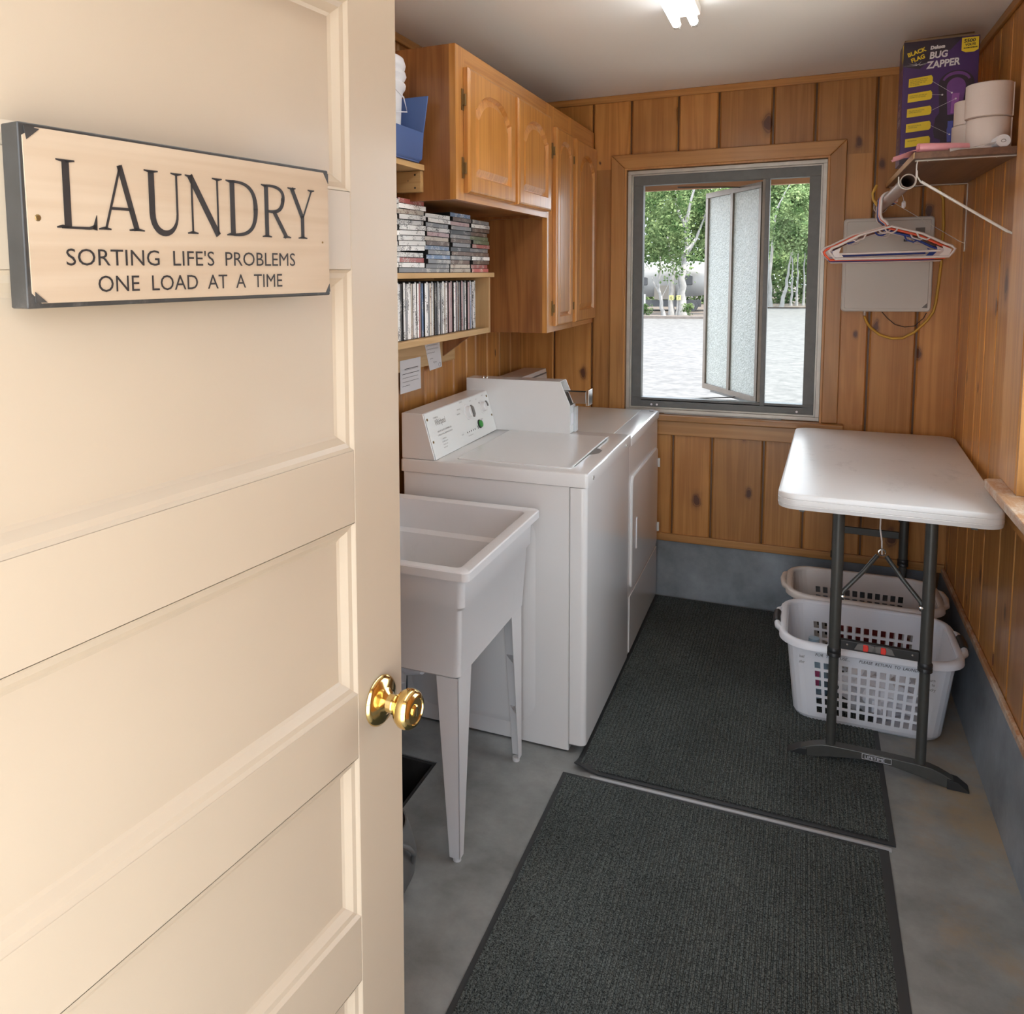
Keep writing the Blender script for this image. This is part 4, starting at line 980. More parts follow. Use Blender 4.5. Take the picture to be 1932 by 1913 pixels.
# coin meter case
y0, y1 = 3.036, 3.119
cpf = [(XB, .9115), (-.8045, .9115), (-.8045, 1.0235), (-.843, 1.113), (XB, 1.113)]
mc = thing('coin_meter', 'white steel coin meter box standing between washer and dryer', 'coin meter', (-1.0, 3.08, .9115))
MB().prism(cpf, 'y', y0, y0 + .003).obj('side_plate', enamel, mc)
MB().prism(cpf, 'y', y1 - .003, y1).obj('side_plate', enamel, mc)
MB().box(XB, -.845, y0 + .003, y1 - .003, 1.110, 1.113).box(XB, XB + .003, y0 + .003, y1 - .003, .9115, 1.11).box(XB + .01, -.90, y0 + .003, y1 - .003, .93, 1.105).obj('case_body', enamel, mc)
MB().box(-.86, -.8055, y0 + .003, y1 - .003, .9117, 1.020).obj('coin_box_door', enamel2, mc, bev=.002)
MB().box(-.8055, -.795, y0 + .055, y1 + .004, .912, 1.010).obj('vault_edge', clear_p, mc, bev=.002)
MB().box(-.8050, -.8035, y0 + .012, y0 + .05, .945, .99).obj('label_plate', plast_w, mc)
for xx in (-1.165, -1.15): MB().lathe([(.006, 0), (.005, .003), (.003, .008), (0, .009)], (xx, 3.055, 1.113), (0, 0, 1), 10).obj('stud', chrome, mc)
sd = MB().box(-.86, -.748, 3.062, 3.066, 1.028, 1.072).obj('coin_slide', chrome, mc)
MB().box(-.86, -.748, 3.102, 3.106, 1.028, 1.072).obj('slide_rail', chrome, sd)
MB().box(-.86, -.745, 3.066, 3.102, 1.028, 1.032).obj('slide_tray', alu, sd)
MB().box(-.84, -.755, 3.066, 3.102, 1.058, 1.062).obj('slide_plate', blackp, sd)
MB().box(-.748, -.736, 3.054, 3.112, 1.022, 1.082).box(-.752, -.748, 3.058, 3.108, 1.03, 1.075).obj('push_handle', chrome, sd, bev=.002)
MB().prism([(-.868, 1.10), (-.832, 1.03), (-.87, 1.03), (-.90, 1.10)], 'y', y0 + .004, y1 - .004).obj('slide_housing', alu, mc)

# ================================================================== DRYER
dr = thing('clothes_dryer', 'white dryer behind the washer, next to the back wall', 'dryer', (XF, 3.128, 0), .0055)
DD = .645
def dbx(n, m, x0, x1, y0, y1, z0, z1, par=None, **k): return box(n, m, x0, x1, y0, y1, z0, z1, par or dr, local=True, **k)
dbx('cabinet_body', enamel, -DD + .01, -.004, 0.001, .680, .030, .862, bev=.004)
dbx('kick_plate', enamel, -.05, -.014, .004, .676, .006, .030)
MB().loft([[(x, y, z) for x, y in rrect(-DD + i, .003 - i, -.001 + i, .683 - i, .012, 5)] for z, i in ((.864, .0), (.891, 0), (.8955, .003), (.897, .008))]).obj('top_panel', enamel, dr, local=True, smooth=35)
dbx('top_inset', enamel2, -DD + .15, -.075, .03, .655, .8972, .8985, bev=.001, seg=1)
dp = rrect(.030, .652, .285, .735, .03, 6)
ddoor = MB().loft([[(-.004, a, b) for a, b in dp], [(.002, a, b) for a, b in dp], [(.005, a, b) for a, b in rrect(.034, .648, .289, .731, .028, 6)], [(.0055, a, b) for a, b in rrect(.075, .615, .325, .700, .03, 6)]], False, True).obj('dryer_door', enamel, dr, local=True)
MB().loft([[(.0045, a, b) for a, b in rrect(.108, .128, .425, .555, .005, 3)], [(.0085, a, b) for a, b in rrect(.110, .126, .427, .553, .005, 3)]]).obj('door_pull', plast_w, ddoor, local=True)
MB().loft([[(.0088, a, b) for a, b in rrect(.113, .123, .433, .547, .003, 3)], [(.0092, a, b) for a, b in rrect(.114, .122, .434, .546, .003, 3)]]).obj('pull_recess', panel_grey, ddoor, local=True)
for zz_ in (.36, .66): MB().cyl((.008, .658, zz_ - .02), (.008, .658, zz_ + .02), .005, 8).obj('hinge', enamel2, dr, local=True)
dbx('access_panel', enamel, -.004, .001, .012, .672, .034, .262, bev=.003)
dbx('hinge_cap', greyp, -.035, -.018, .640, .658, .8972, .9005)
dc = MB().prism([(-DD + .005, .8975), (-DD + .135, .8975), (-DD + .115, 1.073), (-DD + .005, 1.073)], 'y', .02, .676).obj('console', enamel, dr, local=True, bev=.003)
MB().box(-DD + .117, -DD + .121, .03, .668, 1.050, 1.056).obj('console_groove', greyp, dc, local=True)
Md = Matrix.Translation((-DD + .20, .10, .8987)) @ Matrix.Rotation(-pi / 2, 4, 'X') @ Matrix.Rotation(0, 4, 'Z')
Md = Matrix.Translation((-DD + .34, .20, .8987)) @ Matrix.Rotation(pi / 2, 4, 'Z') @ Matrix.Rotation(-pi / 2, 4, 'X')
red_ink = plain('faded_red_ink', (.30, .10, .10), .5)
texts('handwriting', [('please clean', .03, 0, .065, 1, 0, .2), ('lint screen', .03, .01, .03, 1, 0, .2), ('after each use', .03, 0, -.005, .9, 0, .2)], red_ink, dr, Md, local=True)
for xx, yy_ in ((-.05, .05), (-.05, .63), (-.6, .05)): MB().cyl((xx, yy_, 0), (xx, yy_, .030), .018, 12).obj('foot', blackp, dr, local=True)

# ================================================================== UTILITY SINK
SKX0, SKX1, SKY0, SKY1, SKZ = -1.262, -.7245, 1.787, 2.392, .8015
sk = thing('utility_sink', 'white plastic laundry tub on tapered legs in front of the washer', 'utility sink', (-.99, 2.09, 0))
def RR(z, i, r=.02): return [(x, y, z) for x, y in rrect(SKX0 + i, SKX1 - i, SKY0 + i, SKY1 - i, r, 5)]
tub = MB().loft([RR(.778, .004), RR(.778, 0), RR(.7985, 0), RR(.8015, .003), RR(.8015, .030, .018), RR(.798, .036, .02), RR(.705, .046, .03), RR(.694, .060, .03), RR(.53, .078, .05), RR(.515, .098, .05)], False, True)
tub.obj('basin', sink_m, sk, smooth=38)
MB().loft([RR(.779, .004), RR(.772, .020, .018), RR(.700, .022, .018), RR(.688, .031, .018), RR(.508, .042, .018), RR(.5035, .046, .018)], False, False).obj('apron', sink_m, sk, smooth=38)
MB().cyl((-.99, 2.09, .5155), (-.99, 2.09, .518), .03, 20).obj('drain', steel, sk)
MB().cyl((-.99, 2.09, .38), (-.99, 2.09, .513), .02, 14).tube([(-.99, 2.09, .40), (-1.0, 2.09, .37), (-1.04, 2.09, .36), (-1.08, 2.09, .38), (-1.12, 2.09, .44), (-1.27, 2.09, .44)], .018, 10).obj('drain_pipe', plast_w, sk)
MB().lathe([(.0055, 0), (.004, .003), (0, .004)], (-.815, SKY0 + .0455, .519), (0, -1, 0), 10).obj('screw', steel, sk)
for sx_ in (1, -1):
    for sy_ in (-1, 1):
        cx_ = SKX1 - .047 if sx_ > 0 else SKX0 + .047; cy_ = SKY0 + .047 if sy_ < 0 else SKY1 - .047
        px_, py_ = -sx_, -sy_      # legs widen towards the middle
        th = .0035
        l1 = [(cx_, .502), (cx_ + px_ * .062, .502), (cx_ + px_ * .030, .012), (cx_, .012)]
        l2 = [(cy_, .502), (cy_ + py_ * .104, .502), (cy_ + py_ * .026, .012), (cy_, .012)]
        l2a = [(cy_, .530 if 0 else .502), (cy_ + py_ * .092, .502), (cy_ + py_ * .026, .012), (cy_, .012)]
        lg = MB(); lg.prism(l1, 'y', cy_, cy_ - sy_ * th); lg.prism(l2a, 'x', cx_, cx_ - sx_ * th)
        lo = lg.obj('leg', sink_m, sk, bev=.0015, seg=2)
        for zz_ in (.17, .335):
            ww = .03 + .045 * (zz_ / .5)
            MB().prism([(cx_ - sx_ * th, cy_ - sy_ * th), (cx_ - sx_ * ww * .8, cy_ - sy_ * th), (cx_ - sx_ * th, cy_ - sy_ * ww)], 'z', zz_, zz_ + .003).obj('gusset', sink_m, lo)
        MB().cyl((cx_ - sx_ * .014, cy_ - sy_ * .014, 0), (cx_ - sx_ * .014, cy_ - sy_ * .014, .012), .011, 12).obj('foot', sink_m, lo)

# grey bin peeking out behind the door
gb_ = thing('waste_bin', 'grey plastic bin on the floor, mostly hidden behind the cream door', 'bin', (-.935, 1.66, 0))
MB().lathe([(0, 0), (.085, 0), (.095, .010), (.118, .06), (.124, .10), (.112, .150), (.100, .185), (.096, .185), (.108, .150), (.118, .10), (.09, .016), (0, .014)], (-.948, 1.66, .0), (0, 0, 1), 36, False, False).obj('bin_body', greybag, gb_, smooth=40)
MB().tube([(-.948 + .105, 1.66 - .02, .165), (-.948 + .124, 1.66 - .015, .158), (-.948 + .130, 1.66, .135), (-.948 + .120, 1.66 + .01, .105)], .006, 8).obj('side_grip', greybag, gb_, smooth=60)
# washer drain hose
# ================================================================== FLOOR MATS
def floor_mat(label, x0, x1, y0, y1, curl=False):
    m_ = thing('floor_mat', label, 'mat', ((x0 + x1) / 2, (y0 + y1) / 2, 0))
    mb = MB()
    nx, ny = 12, 30
    def h(x, y):
        if not curl: return 0
        d = max(0, 1 - math.hypot((x - x0) / .06, (y - y0) / .10)); return .022 * d * d
    for (za, nm) in ((0, 'edge'),):
        vs = [(x0 + (x1 - x0) * (i / nx), y0 + (y1 - y0) * (j / ny) ** 1.6, 0) for j in range(ny + 1) for i in range(nx + 1)]
        topv = [(x, y, .0045 + h(x, y)) for x, y, _ in vs]; bot = [(x, y, .0006 + h(x, y)) for x, y, _ in vs]
        n_ = nx + 1
        f = [(j * n_ + i, j * n_ + i + 1, (j + 1) * n_ + i + 1, (j + 1) * n_ + i) for j in range(ny) for i in range(nx)]
        mb.add(topv, f); mb.add(bot, f)
        ring = [(i) for i in range(n_)] + [j * n_ + nx for j in range(1, ny + 1)] + [ny * n_ + i for i in range(nx - 1, -1, -1)] + [j * n_ for j in range(ny - 1, 0, -1)]
        o = len(topv)
        mb.add(topv + bot, [(ring[k], ring[(k + 1) % len(ring)], o + ring[(k + 1) % len(ring)], o + ring[k]) for k in range(len(ring))])
    mb.obj('rubber_border', mat_edge, m_)
    # ribbed pile inside the border: ribs run along y
    e = .013; xs = []; x = x0 + e; p = .0115
    while x < x1 - e - p: xs.append(x); x += p
    rb = MB(); ys_ = [y0 + e + .002, y0 + .05, y0 + .09, y0 + .14, y1 - e]
    for x in xs:
        cs = [(x, .0046), (x + p * .12, .0084), (x + p * .60, .0084), (x + p * .72, .0048), (x + p, .0046)]
        vs = [(cx_, yv_, cz_ + h(cx_, yv_)) for yv_ in ys_ for cx_, cz_ in cs]
        rb.add(vs, [(j * 5 + i, j * 5 + i + 1, (j + 1) * 5 + i + 1, (j + 1) * 5 + i) for j in range(4) for i in range(4)])
    rb.obj('ribbed_pile', carpet_m, m_, kind='stuff')
    return m_


floor_mat('charcoal ribbed floor mat nearest the doorway', -.632, .243, .83, 2.325)
fm2 = floor_mat('charcoal ribbed floor mat by the back wall with one curled corner', -.605, .262, 2.352, 3.86, True)
MB().box(-.55, .25, 2.326, 2.336, .0006, .0065).obj('sheen_strip', sheen_grey, fm2)  # pale strip laid in place of the sheen between the mats

# ================================================================== FOLDING TABLE
tb = thing('folding_table', 'white-topped folding table with dark steel legs against the right wall', 'table', (-.060, 2.630, 0), -.0335)
TW, TL, TZ = .578, 1.182, .8585
def TR(z, i, r): return [(x, y, z) for x, y in rrect(i, TW - i, i, TL - i, r, 8)]
MB().loft([TR(TZ - .046, .006, .05), TR(TZ - .0455, .002, .052), TR(TZ - .034, 0, .054), TR(TZ - .033, .0015, .053), TR(TZ - .0315, .0015, .053), TR(TZ - .0305, 0, .054), TR(TZ - .018, 0, .054), TR(TZ - .017, .0015, .053), TR(TZ - .0155, .0015, .053), TR(TZ - .0145, 0, .054), TR(TZ - .004, .0005, .054), TR(TZ - .001, .003, .052), TR(TZ, .007, .05)]).obj('table_top', table_top, tb, local=True, smooth=40)
MB().box(.06, .075, .06, TL - .06, TZ - .066, TZ - .047).box(TW - .075, TW - .06, .06, TL - .06, TZ - .066, TZ - .047).obj('side_rail', hammer, tb, local=True)
for ly, sgn in ((.100, 1), (1.075, -1)):
    for lx in (.170, .412):
        lg = MB().cyl((lx, ly, .355), (lx, ly, TZ - .047), .0165, 20).obj('leg', hammer, tb, local=True, smooth=40)
        MB().cyl((lx, ly, .03), (lx, ly, .36), .0140, 20).obj('lower_tube', hammer, lg, local=True, smooth=40)
        MB().lathe([(.0165, 0), (.0195, .002), (.0195, .012), (.018, .014), (.0195, .016), (.0195, .026), (.0168, .030)], (lx, ly, .338), (0, 0, 1), 20).obj('collar', blackp, lg, local=True, smooth=40)
    # lock bar
    cbz = .385
    cb_ = MB().box(.186, .396, ly - .010, ly + .008, cbz - .017, cbz + .013).obj('lock_bar', blackp, tb, local=True, bev=.003) if sgn > 0 else None
    if sgn > 0:
        for cx_, s_ in ((.255, -1), (.302, 1)):
            MB().prism([(cx_ - .030, cbz - .010), (cx_ + .030, cbz - .010), (cx_ + .022, cbz + .008), (cx_, cbz + .012), (cx_ - .022, cbz + .008)], 'y', ly - .0125, ly - .0102).obj('clip_recess', greyp, cb_, local=True)
            MB().prism([(cx_ - .007, cbz - .010), (cx_ + .006, cbz - .010), (cx_ + .008, cbz), (cx_ + .006, cbz + .010), (cx_ - .007, cbz + .010)], 'y', ly - .018, ly - .0126).obj('red_clip', redp, cb_, local=True, bev=.002)
        for cx_ in (.205, .378): MB().lathe([(.003, 0), (0, .002)], (cx_, ly - .010, cbz), (0, -1, 0), 8).obj('rivet', steel, cb_, local=True)
    # arched foot
    f0, f1 = .052, .532; pts = []; N_ = 20; up = []; dn = []
    for k in range(N_ + 1):
        t = k / N_; x = f0 + (f1 - f0) * t; s_ = abs(2 * t - 1)
        zt = .056 - .008 * s_ ** 2 - .042 * max(0, (s_ - .55) / .45) ** 1.6
        zb = .033 - .033 * min(1, s_ * 1.25) ** 1.5
        up.append((x, max(zt, zb + .003))); dn.append((x, max(zb, .0)))
    MB().prism(up + dn[::-1], 'y', ly - .017, ly + .017).obj('foot_bar', hammer, tb, local=True, bev=.004)
    for e0, e1 in ((f0 - .004, f0 + .052), (f1 - .052, f1 + .004)):
        lo = e0 < .3
        pr = [(e0, 0), (e1, 0), (e1, .030), ((e0 + e1) / 2 + (.004 if lo else -.004), .026), (e0, .006)] if lo else [(e0, 0), (e1, 0), (e1, .006), ((e0 + e1) / 2, .026), (e0, .030)]
        MB().prism(pr, 'y', ly - .0205, ly + .0205).obj('foot_pad', blackp, tb, local=True, bev=.002)
    # V braces from the leg to the centre
    hub = (.291, ly + sgn * .012 + (.045 if sgn > 0 else -.045), .660)
    for lx, bx in ((.170, .188), (.412, .394)):
        MB().tube([(bx - (.003 if bx < .3 else -.003), ly + sgn * .004, .520), (bx, ly + sgn * .006, .545), ((bx + hub[0]) / 2, (ly + hub[1]) / 2, .605), (hub[0] + (-.012 if bx < .3 else .012), hub[1], .655)], .0065, 8).obj('brace', hammer, tb, local=True, smooth=60)
        MB().lathe([(.007, 0), (.005, .004), (0, .005)], (bx, ly - .006, .532), (0, -1, 0), 10).obj('rivet', chrome, tb, local=True)
    MB().tube([(hub[0] + .010 * math.cos(a / 12 * 2 * pi), hub[1] - .006, hub[2] + .008 + .010 * math.sin(a / 12 * 2 * pi)) for a in range(12)], .0022, 6, True).obj('ring', chrome, tb, local=True)
    MB().tube([(hub[0], hub[1], hub[2]), (hub[0] - .002, hub[1] + .0, .70), (hub[0] - .008, hub[1], .74), (hub[0] - .007, hub[1], TZ - .047)], .0022, 6).obj('lock_wire', plast_b, tb, local=True)
    MB().box(.186, .396, ly - .006, ly + .006, .70 - (.25 if sgn < 0 else 0) * 0, .70 + .02).obj('upper_bar', hammer, tb, local=True) if 0 else None
fb = texts('maker_plate', [('LIFETIME', .0135, .264, .0385, 1.05, 0, 0)], plast_w, tb, Matrix.Translation((0, .100 - .0172, 0)), local=True)
frm = MB()
for a, b, c, d_ in ((.257, .336, .0355, .0363), (.257, .336, .0512, .052), (.257, .2578, .0363, .0512), (.3352, .336, .0363, .0512)): frm.box(a, b, .0822, .083, c, d_)
frm.obj('plate_outline', plast_w, tb, local=True)
MB().box(.187, .395, 1.068, 1.082, .448, .476).obj('cross_bar', hammer, tb, local=True, bev=.002)

# ================================================================== LAUNDRY BASKETS
def basket(label, cx, cy, L, Wd, H, mat, group, writing=False, gripc=None, rz=0):
    b = thing('laundry_basket', label, 'laundry basket', (cx, cy, 0), rz, group)
    # wall grid: u runs round a rounded rectangle; holes on the four faces
    l0, w0, l1, w1 = L * .40, Wd * .37, L * .455, Wd * .46      # half sizes bottom / top
    rws = [.0, .035]                                             # z break points
    nrow = 6; z = .035; zr = []
    zlo = [0.0, .012, .036]
    pitch = (H - .036 - .060) / nrow
    zs = [0.0, .036]
    for k in range(nrow): zs += [.036 + k * pitch + pitch * .72, .036 + (k + 1) * pitch]
    zs.append(H - .004)
    # perimeter break points on a unit square path: list of (tx, ty, isholecolumn)
    ncol = 12; us = []
    half = .74
    cols = []
    for k in range(ncol):
        a = -half + 2 * half * (k + .18) / ncol; c = -half + 2 * half * (k + .82) / ncol
        cols += [(a, 1), (c, 0)]
    rc = .22
    per = []
    def corner(qx, qy, a0):
        for k in range(5):
            t = math.radians(a0 + 90 * (k + .5) / 5)
            per.append(('c', qx, qy, t, 0))
    for a, hflag in cols: per.append(('f', a, -1, 0, hflag))
    corner(1, -1, -90)
    ncs = 5
    for k in range(ncs):
        for a, hf in ((-.45 + .9 * (k + .2) / ncs, 1), (-.45 + .9 * (k + .8) / ncs, 0)): per.append(('r', 1, a, 0, hf))
    corner(1, 1, 0)
    for a, hflag in [(q[0], 1 - q[1]) for q in cols[::-1]]: per.append(('b', a, 1, 0, 1 if hflag else 0))
    corner(-1, 1, 90)
    for k in range(ncs):
        for a, hf in ((.45 - .9 * (k + .2) / ncs, 1), (.45 - .9 * (k + .8) / ncs, 0)): per.append(('l', -1, a, 0, hf))
    corner(-1, -1, 180)
    def pos(p, z):
        t = (z / H); hl = l0 + (l1 - l0) * t; hw = w0 + (w1 - w0) * t
        # round the bottom edge
        if z < .02: q = 1 - z / .02; hl -= .012 * q * q; hw -= .012 * q * q
        R_ = .055
        if p[0] == 'c':
            return ((hl - R_) * p[1] + R_ * math.cos(p[3]), (hw - R_) * p[2] + R_ * math.sin(p[3]), z)
        if p[0] in 'fb': return (p[1] * (hl - R_ * .3), hw * p[2] * 1.0, z)
        return (hl * p[1], p[2] * (hw) * 1.6 * .6, z)
    rings_z = [0.0, .008, .02, .036] + zs[2:]
    Vv = []; n_ = len(per)
    for z in rings_z: Vv += [pos(p, z) for p in per]
    F = []
    for j in range(len(rings_z) - 1):
        z_ = rings_z[j]
        solidrow = j < 3 or (j - 3) % 2 == 1 or j == len(rings_z) - 2
        for i in range(n_):
            side = per[i][0]
            hole = per[i][4] == 1 and not solidrow
            if side in 'rl' and (j > len(rings_z) - 6): hole = False
            if hole: continue
            F.append((j * n_ + i, j * n_ + (i + 1) % n_, (j + 1) * n_ + (i + 1) % n_, (j + 1) * n_ + i))
    F.append(tuple(range(n_ - 1, -1, -1)))
    wall = MB().add(Vv, F)
    me_o = wall.obj('basket_wall', mat, b, local=True)
    so = me_o.modifiers.new('solid', 'SOLIDIFY'); so.thickness = .0028; so.offset = 0
    # rim: wide rolled lip, swept
    R1 = .075
    def rimpts(ex, z): return [(x, y, z) for x, y in rrect(-l1 - ex, l1 + ex, -w1 - ex, w1 + ex, R1 + ex, 7)]
    def saddle(ring, amt=.0):  # ends drop slightly where the handles are
        return [(x, y, z - amt * max(0, (abs(x) - l1 * .75) / (l1 * .3)) ** 2) for x, y, z in ring]
    e = [(0, H - .008), (.001, H), (.006, H + .004), (.018, H + .003), (.024, H - .003), (.025, H - .020), (.022, H - .022), (.020, H - .004), (.004, H - .004)]
    MB().loft([saddle(rimpts(a, z)) for a, z in e], False, False).obj('rim', mat, b, local=True, smooth=50)
    for sx_ in (-1, 1):
        hx = sx_ * (l1 + .032)
        arc = [(sx_ * (l1 + .006), -w1 * .62, H - .010), (sx_ * (l1 + .030), -w1 * .42, H - .006), (sx_ * (l1 + .036), 0, H - .002), (sx_ * (l1 + .030), w1 * .42, H - .006), (sx_ * (l1 + .006), w1 * .62, H - .010)]
        hd = MB().tube(arc, .010, 10).obj('handle', mat, b, local=True, smooth=60)
        if gripc: MB().tube([(sx_ * (l1 + .0335), -w1 * .26, H - .004), (sx_ * (l1 + .036), 0, H - .002), (sx_ * (l1 + .0335), w1 * .26, H - .004)], .0125, 10).obj('grip', gripc, hd, local=True, smooth=60)
    if writing:
        tl = math.atan2(w1 - w0, H)
        y_ = -(w0 + (w1 - w0) * ((H - .032) / H)) - .0028
        Mw = Matrix.Translation((0, y_, H - .046)) @ Matrix.Rotation(-tl, 4, 'X')
        texts('handwriting', [('FOR  YOUR  USE...', .0135, -.160, 0, .95, 0, .25), ('PLEASE  RETURN  TO  LAUNDRY', .0135, -.030, 0, .92, 0, .25)], ink, b, Mw, local=True)
        texts('handwriting', [('return', .013, .158, -.022, .8, 0, .2), ('to', .013, .175, -.036, .8, 0, .2), ('laundry', .013, .155, -.052, .8, 0, .2), ('load', .013, -.208, -.012, .7, 0, .2), ('after', .013, -.208, -.030, .7, 0, .2)], greyp, b, Mw, local=True)
    return b


basket('white perforated laundry basket with dark grips and handwriting, in front under the table', .225, 3.095, .545, .40, .292, plast_w, 'laundry baskets under the table', True, blackp, -.0)
basket('beige-white laundry basket behind the other one, against the back wall', .232, 3.487, .535, .340, .298, plast_b, 'laundry baskets under the table', False, None, 0)
# things left in the front basket
bt = thing('detergent_bottle', 'pale blue translucent bottle lying in the front laundry basket', 'bottle', (.06, 3.07, .012))
MB().lathe([(.0, 0), (.045, 0), (.05, .01), (.05, .13), (.04, .165), (.018, .19), (.018, .205), (0, .205)], (.065, 3.13, .012), (0, 0, 1), 20, False, False).obj('bottle_body', film('pale_blue_plastic', (.35, .5, .62), .9), bt, smooth=50)
MB().box(.040, .085, 3.078, 3.0795, .06, .12).obj('bottle_label', plain('magenta_label', (.5, .08, .2), .4), bt)
bt = thing('plastic_bag', 'crumpled white plastic bag in the front laundry basket', 'bag', (.24, 3.08, .01))
mb = MB(); nn = 14; vs = []
for j in range(nn + 1):
    for i in range(nn * 2):
        th_ = 2 * pi * i / (nn * 2); ph = pi * j / nn; r__ = 1 + .14 * math.sin(5 * th_ + 3 * ph) + .10 * math.sin(9 * th_ - 7 * ph) + rnd.uniform(-.05, .05)
        vs.append((.27 + .11 * r__ * math.sin(ph) * math.cos(th_), 3.08 + .085 * r__ * math.sin(ph) * math.sin(th_), .085 - .075 * r__ * math.cos(ph)))
mb.add([(x, y, max(z, .010)) for x, y, z in vs], [(j * nn * 2 + i, j * nn * 2 + (i + 1) % (nn * 2), (j + 1) * nn * 2 + (i + 1) % (nn * 2), (j + 1) * nn * 2 + i) for j in range(nn) for i in range(nn * 2)])
mb.obj('bag_body', plast_w, bt, smooth=30)
rt = thing('folded_towel', 'dark red folded towel in the rear laundry basket', 'towel', (.30, 3.49, .012))
MB().loft([[(x, y, z) for x, y in rrect(.16 + i, .40 - i, 3.405 + i, 3.57 - i, .03, 4)] for z, i in ((.012, .01), (.02, 0), (.06, 0), (.07, .01), (.075, .004), (.13, .006), (.145, .02))]).obj('towel_fold', plain('dark_red_towel', (.22, .03, .035), .9, bump=.5, bscale=200), rt, smooth=60)

# ================================================================== RIGHT WALL SHELF, ROD, HANGERS
SHZ = 1.853
shf = thing('wall_shelf', 'dark brown shelf board on white brackets above the hangers, right wall', 'shelf', (.42, 3.4, SHZ))
MB().box(.285, XRP - .001, 2.892, YP - .02, SHZ, SHZ + .020).obj('shelf_board', shelf_brown, shf, bev=.0015, seg=1)
MB().box(.2835, .2852, 2.892, YP - .02, SHZ + .001, SHZ + .019).obj('edge_strip', rawpine_y, shf)
white_metal = plain('white_wire_bracket', (.70, .66, .60), .35, noise=.03)
for by in (2.935, 3.79):
    bk = thing('shelf_bracket', 'white steel shelf-and-rod bracket at the ' + ('near' if by < 3 else 'far') + ' end of the brown shelf', 'bracket', (XRP, by, 1.6), 0, 'brackets of the brown shelf')
    MB().box(.292, XRP - .003, by - .008, by + .008, SHZ - .0035, SHZ - .0008).obj('arm', white_metal, bk)
    MB().box(XRP - .0035, XRP - .0006, by - .008, by + .008, 1.59, SHZ - .0035).obj('wall_strip', white_metal, bk)
    hk = [(.2985, by, SHZ - .002), (.2965, by, SHZ - .012), (.2962, by, SHZ - .04), (.2965, by, SHZ - .058)]
    for k in range(9):
        a = math.radians(-10 - 160 * k / 8); hk.append((.273 - (by > 3) * .010 + .0235 * math.cos(a), by, 1.791 - (by > 3) * .018 + .0235 * math.sin(a)))
    hk.append((.250 - (by > 3) * .01, by, 1.806 - (by > 3) * .018))
    hw_ = MB()
    vs = [];
    for x, y, z in hk: vs += [(x, y - .007, z), (x, y + .007, z), ]
    hw_.add(vs, [(2 * i, 2 * i + 1, 2 * i + 3, 2 * i + 2) for i in range(len(hk) - 1)])
    ho = hw_.obj('rod_hook', white_metal, bk); sm = ho.modifiers.new('s', 'SOLIDIFY'); sm.thickness = .0022; sm.offset = 0
    MB().tube([(.2985, by + .002, SHZ - .03), (.2995, by + .002, SHZ - .048), (.308, by + .002, 1.790), (.311, by, 1.788), (XRP - .022, by, 1.632), (XRP - .002, by, 1.622)], [.0018, .002, .0025, .0042, .0042, .003] if by < 3 else [.0012] * 6, 8).obj('diagonal_brace', white_metal, bk)
    for xx in (.325, .50): MB().lathe([(.004, 0), (0, -.003)], (xx, by, SHZ - .0035), (0, 0, 1), 8).obj('screw', steel, bk)
rod = MB().lathe([(.0182, .9), (.0182, .0), (.0200, .0), (.0200, .96), (.018, .96)], (.274, 2.92, 1.791), Vector((-.012, .96, -.020)), 28, False, False).obj('closet_rod', plain('brown_grey_metal_rod', (.36, .25, .20), .38, metal=.35), None, org=(.266, 3.4, 1.776), smooth=40)
tag(rod, 'brown metal clothes rod hooked below the brown shelf', 'rod')
MB().lathe([(.0212, 0), (.0212, .004), (.0195, .004), (.0195, .0)], (.274, 2.916, 1.791), (0, 1, 0), 24, False, False).obj('end_ring', white_metal, rod)


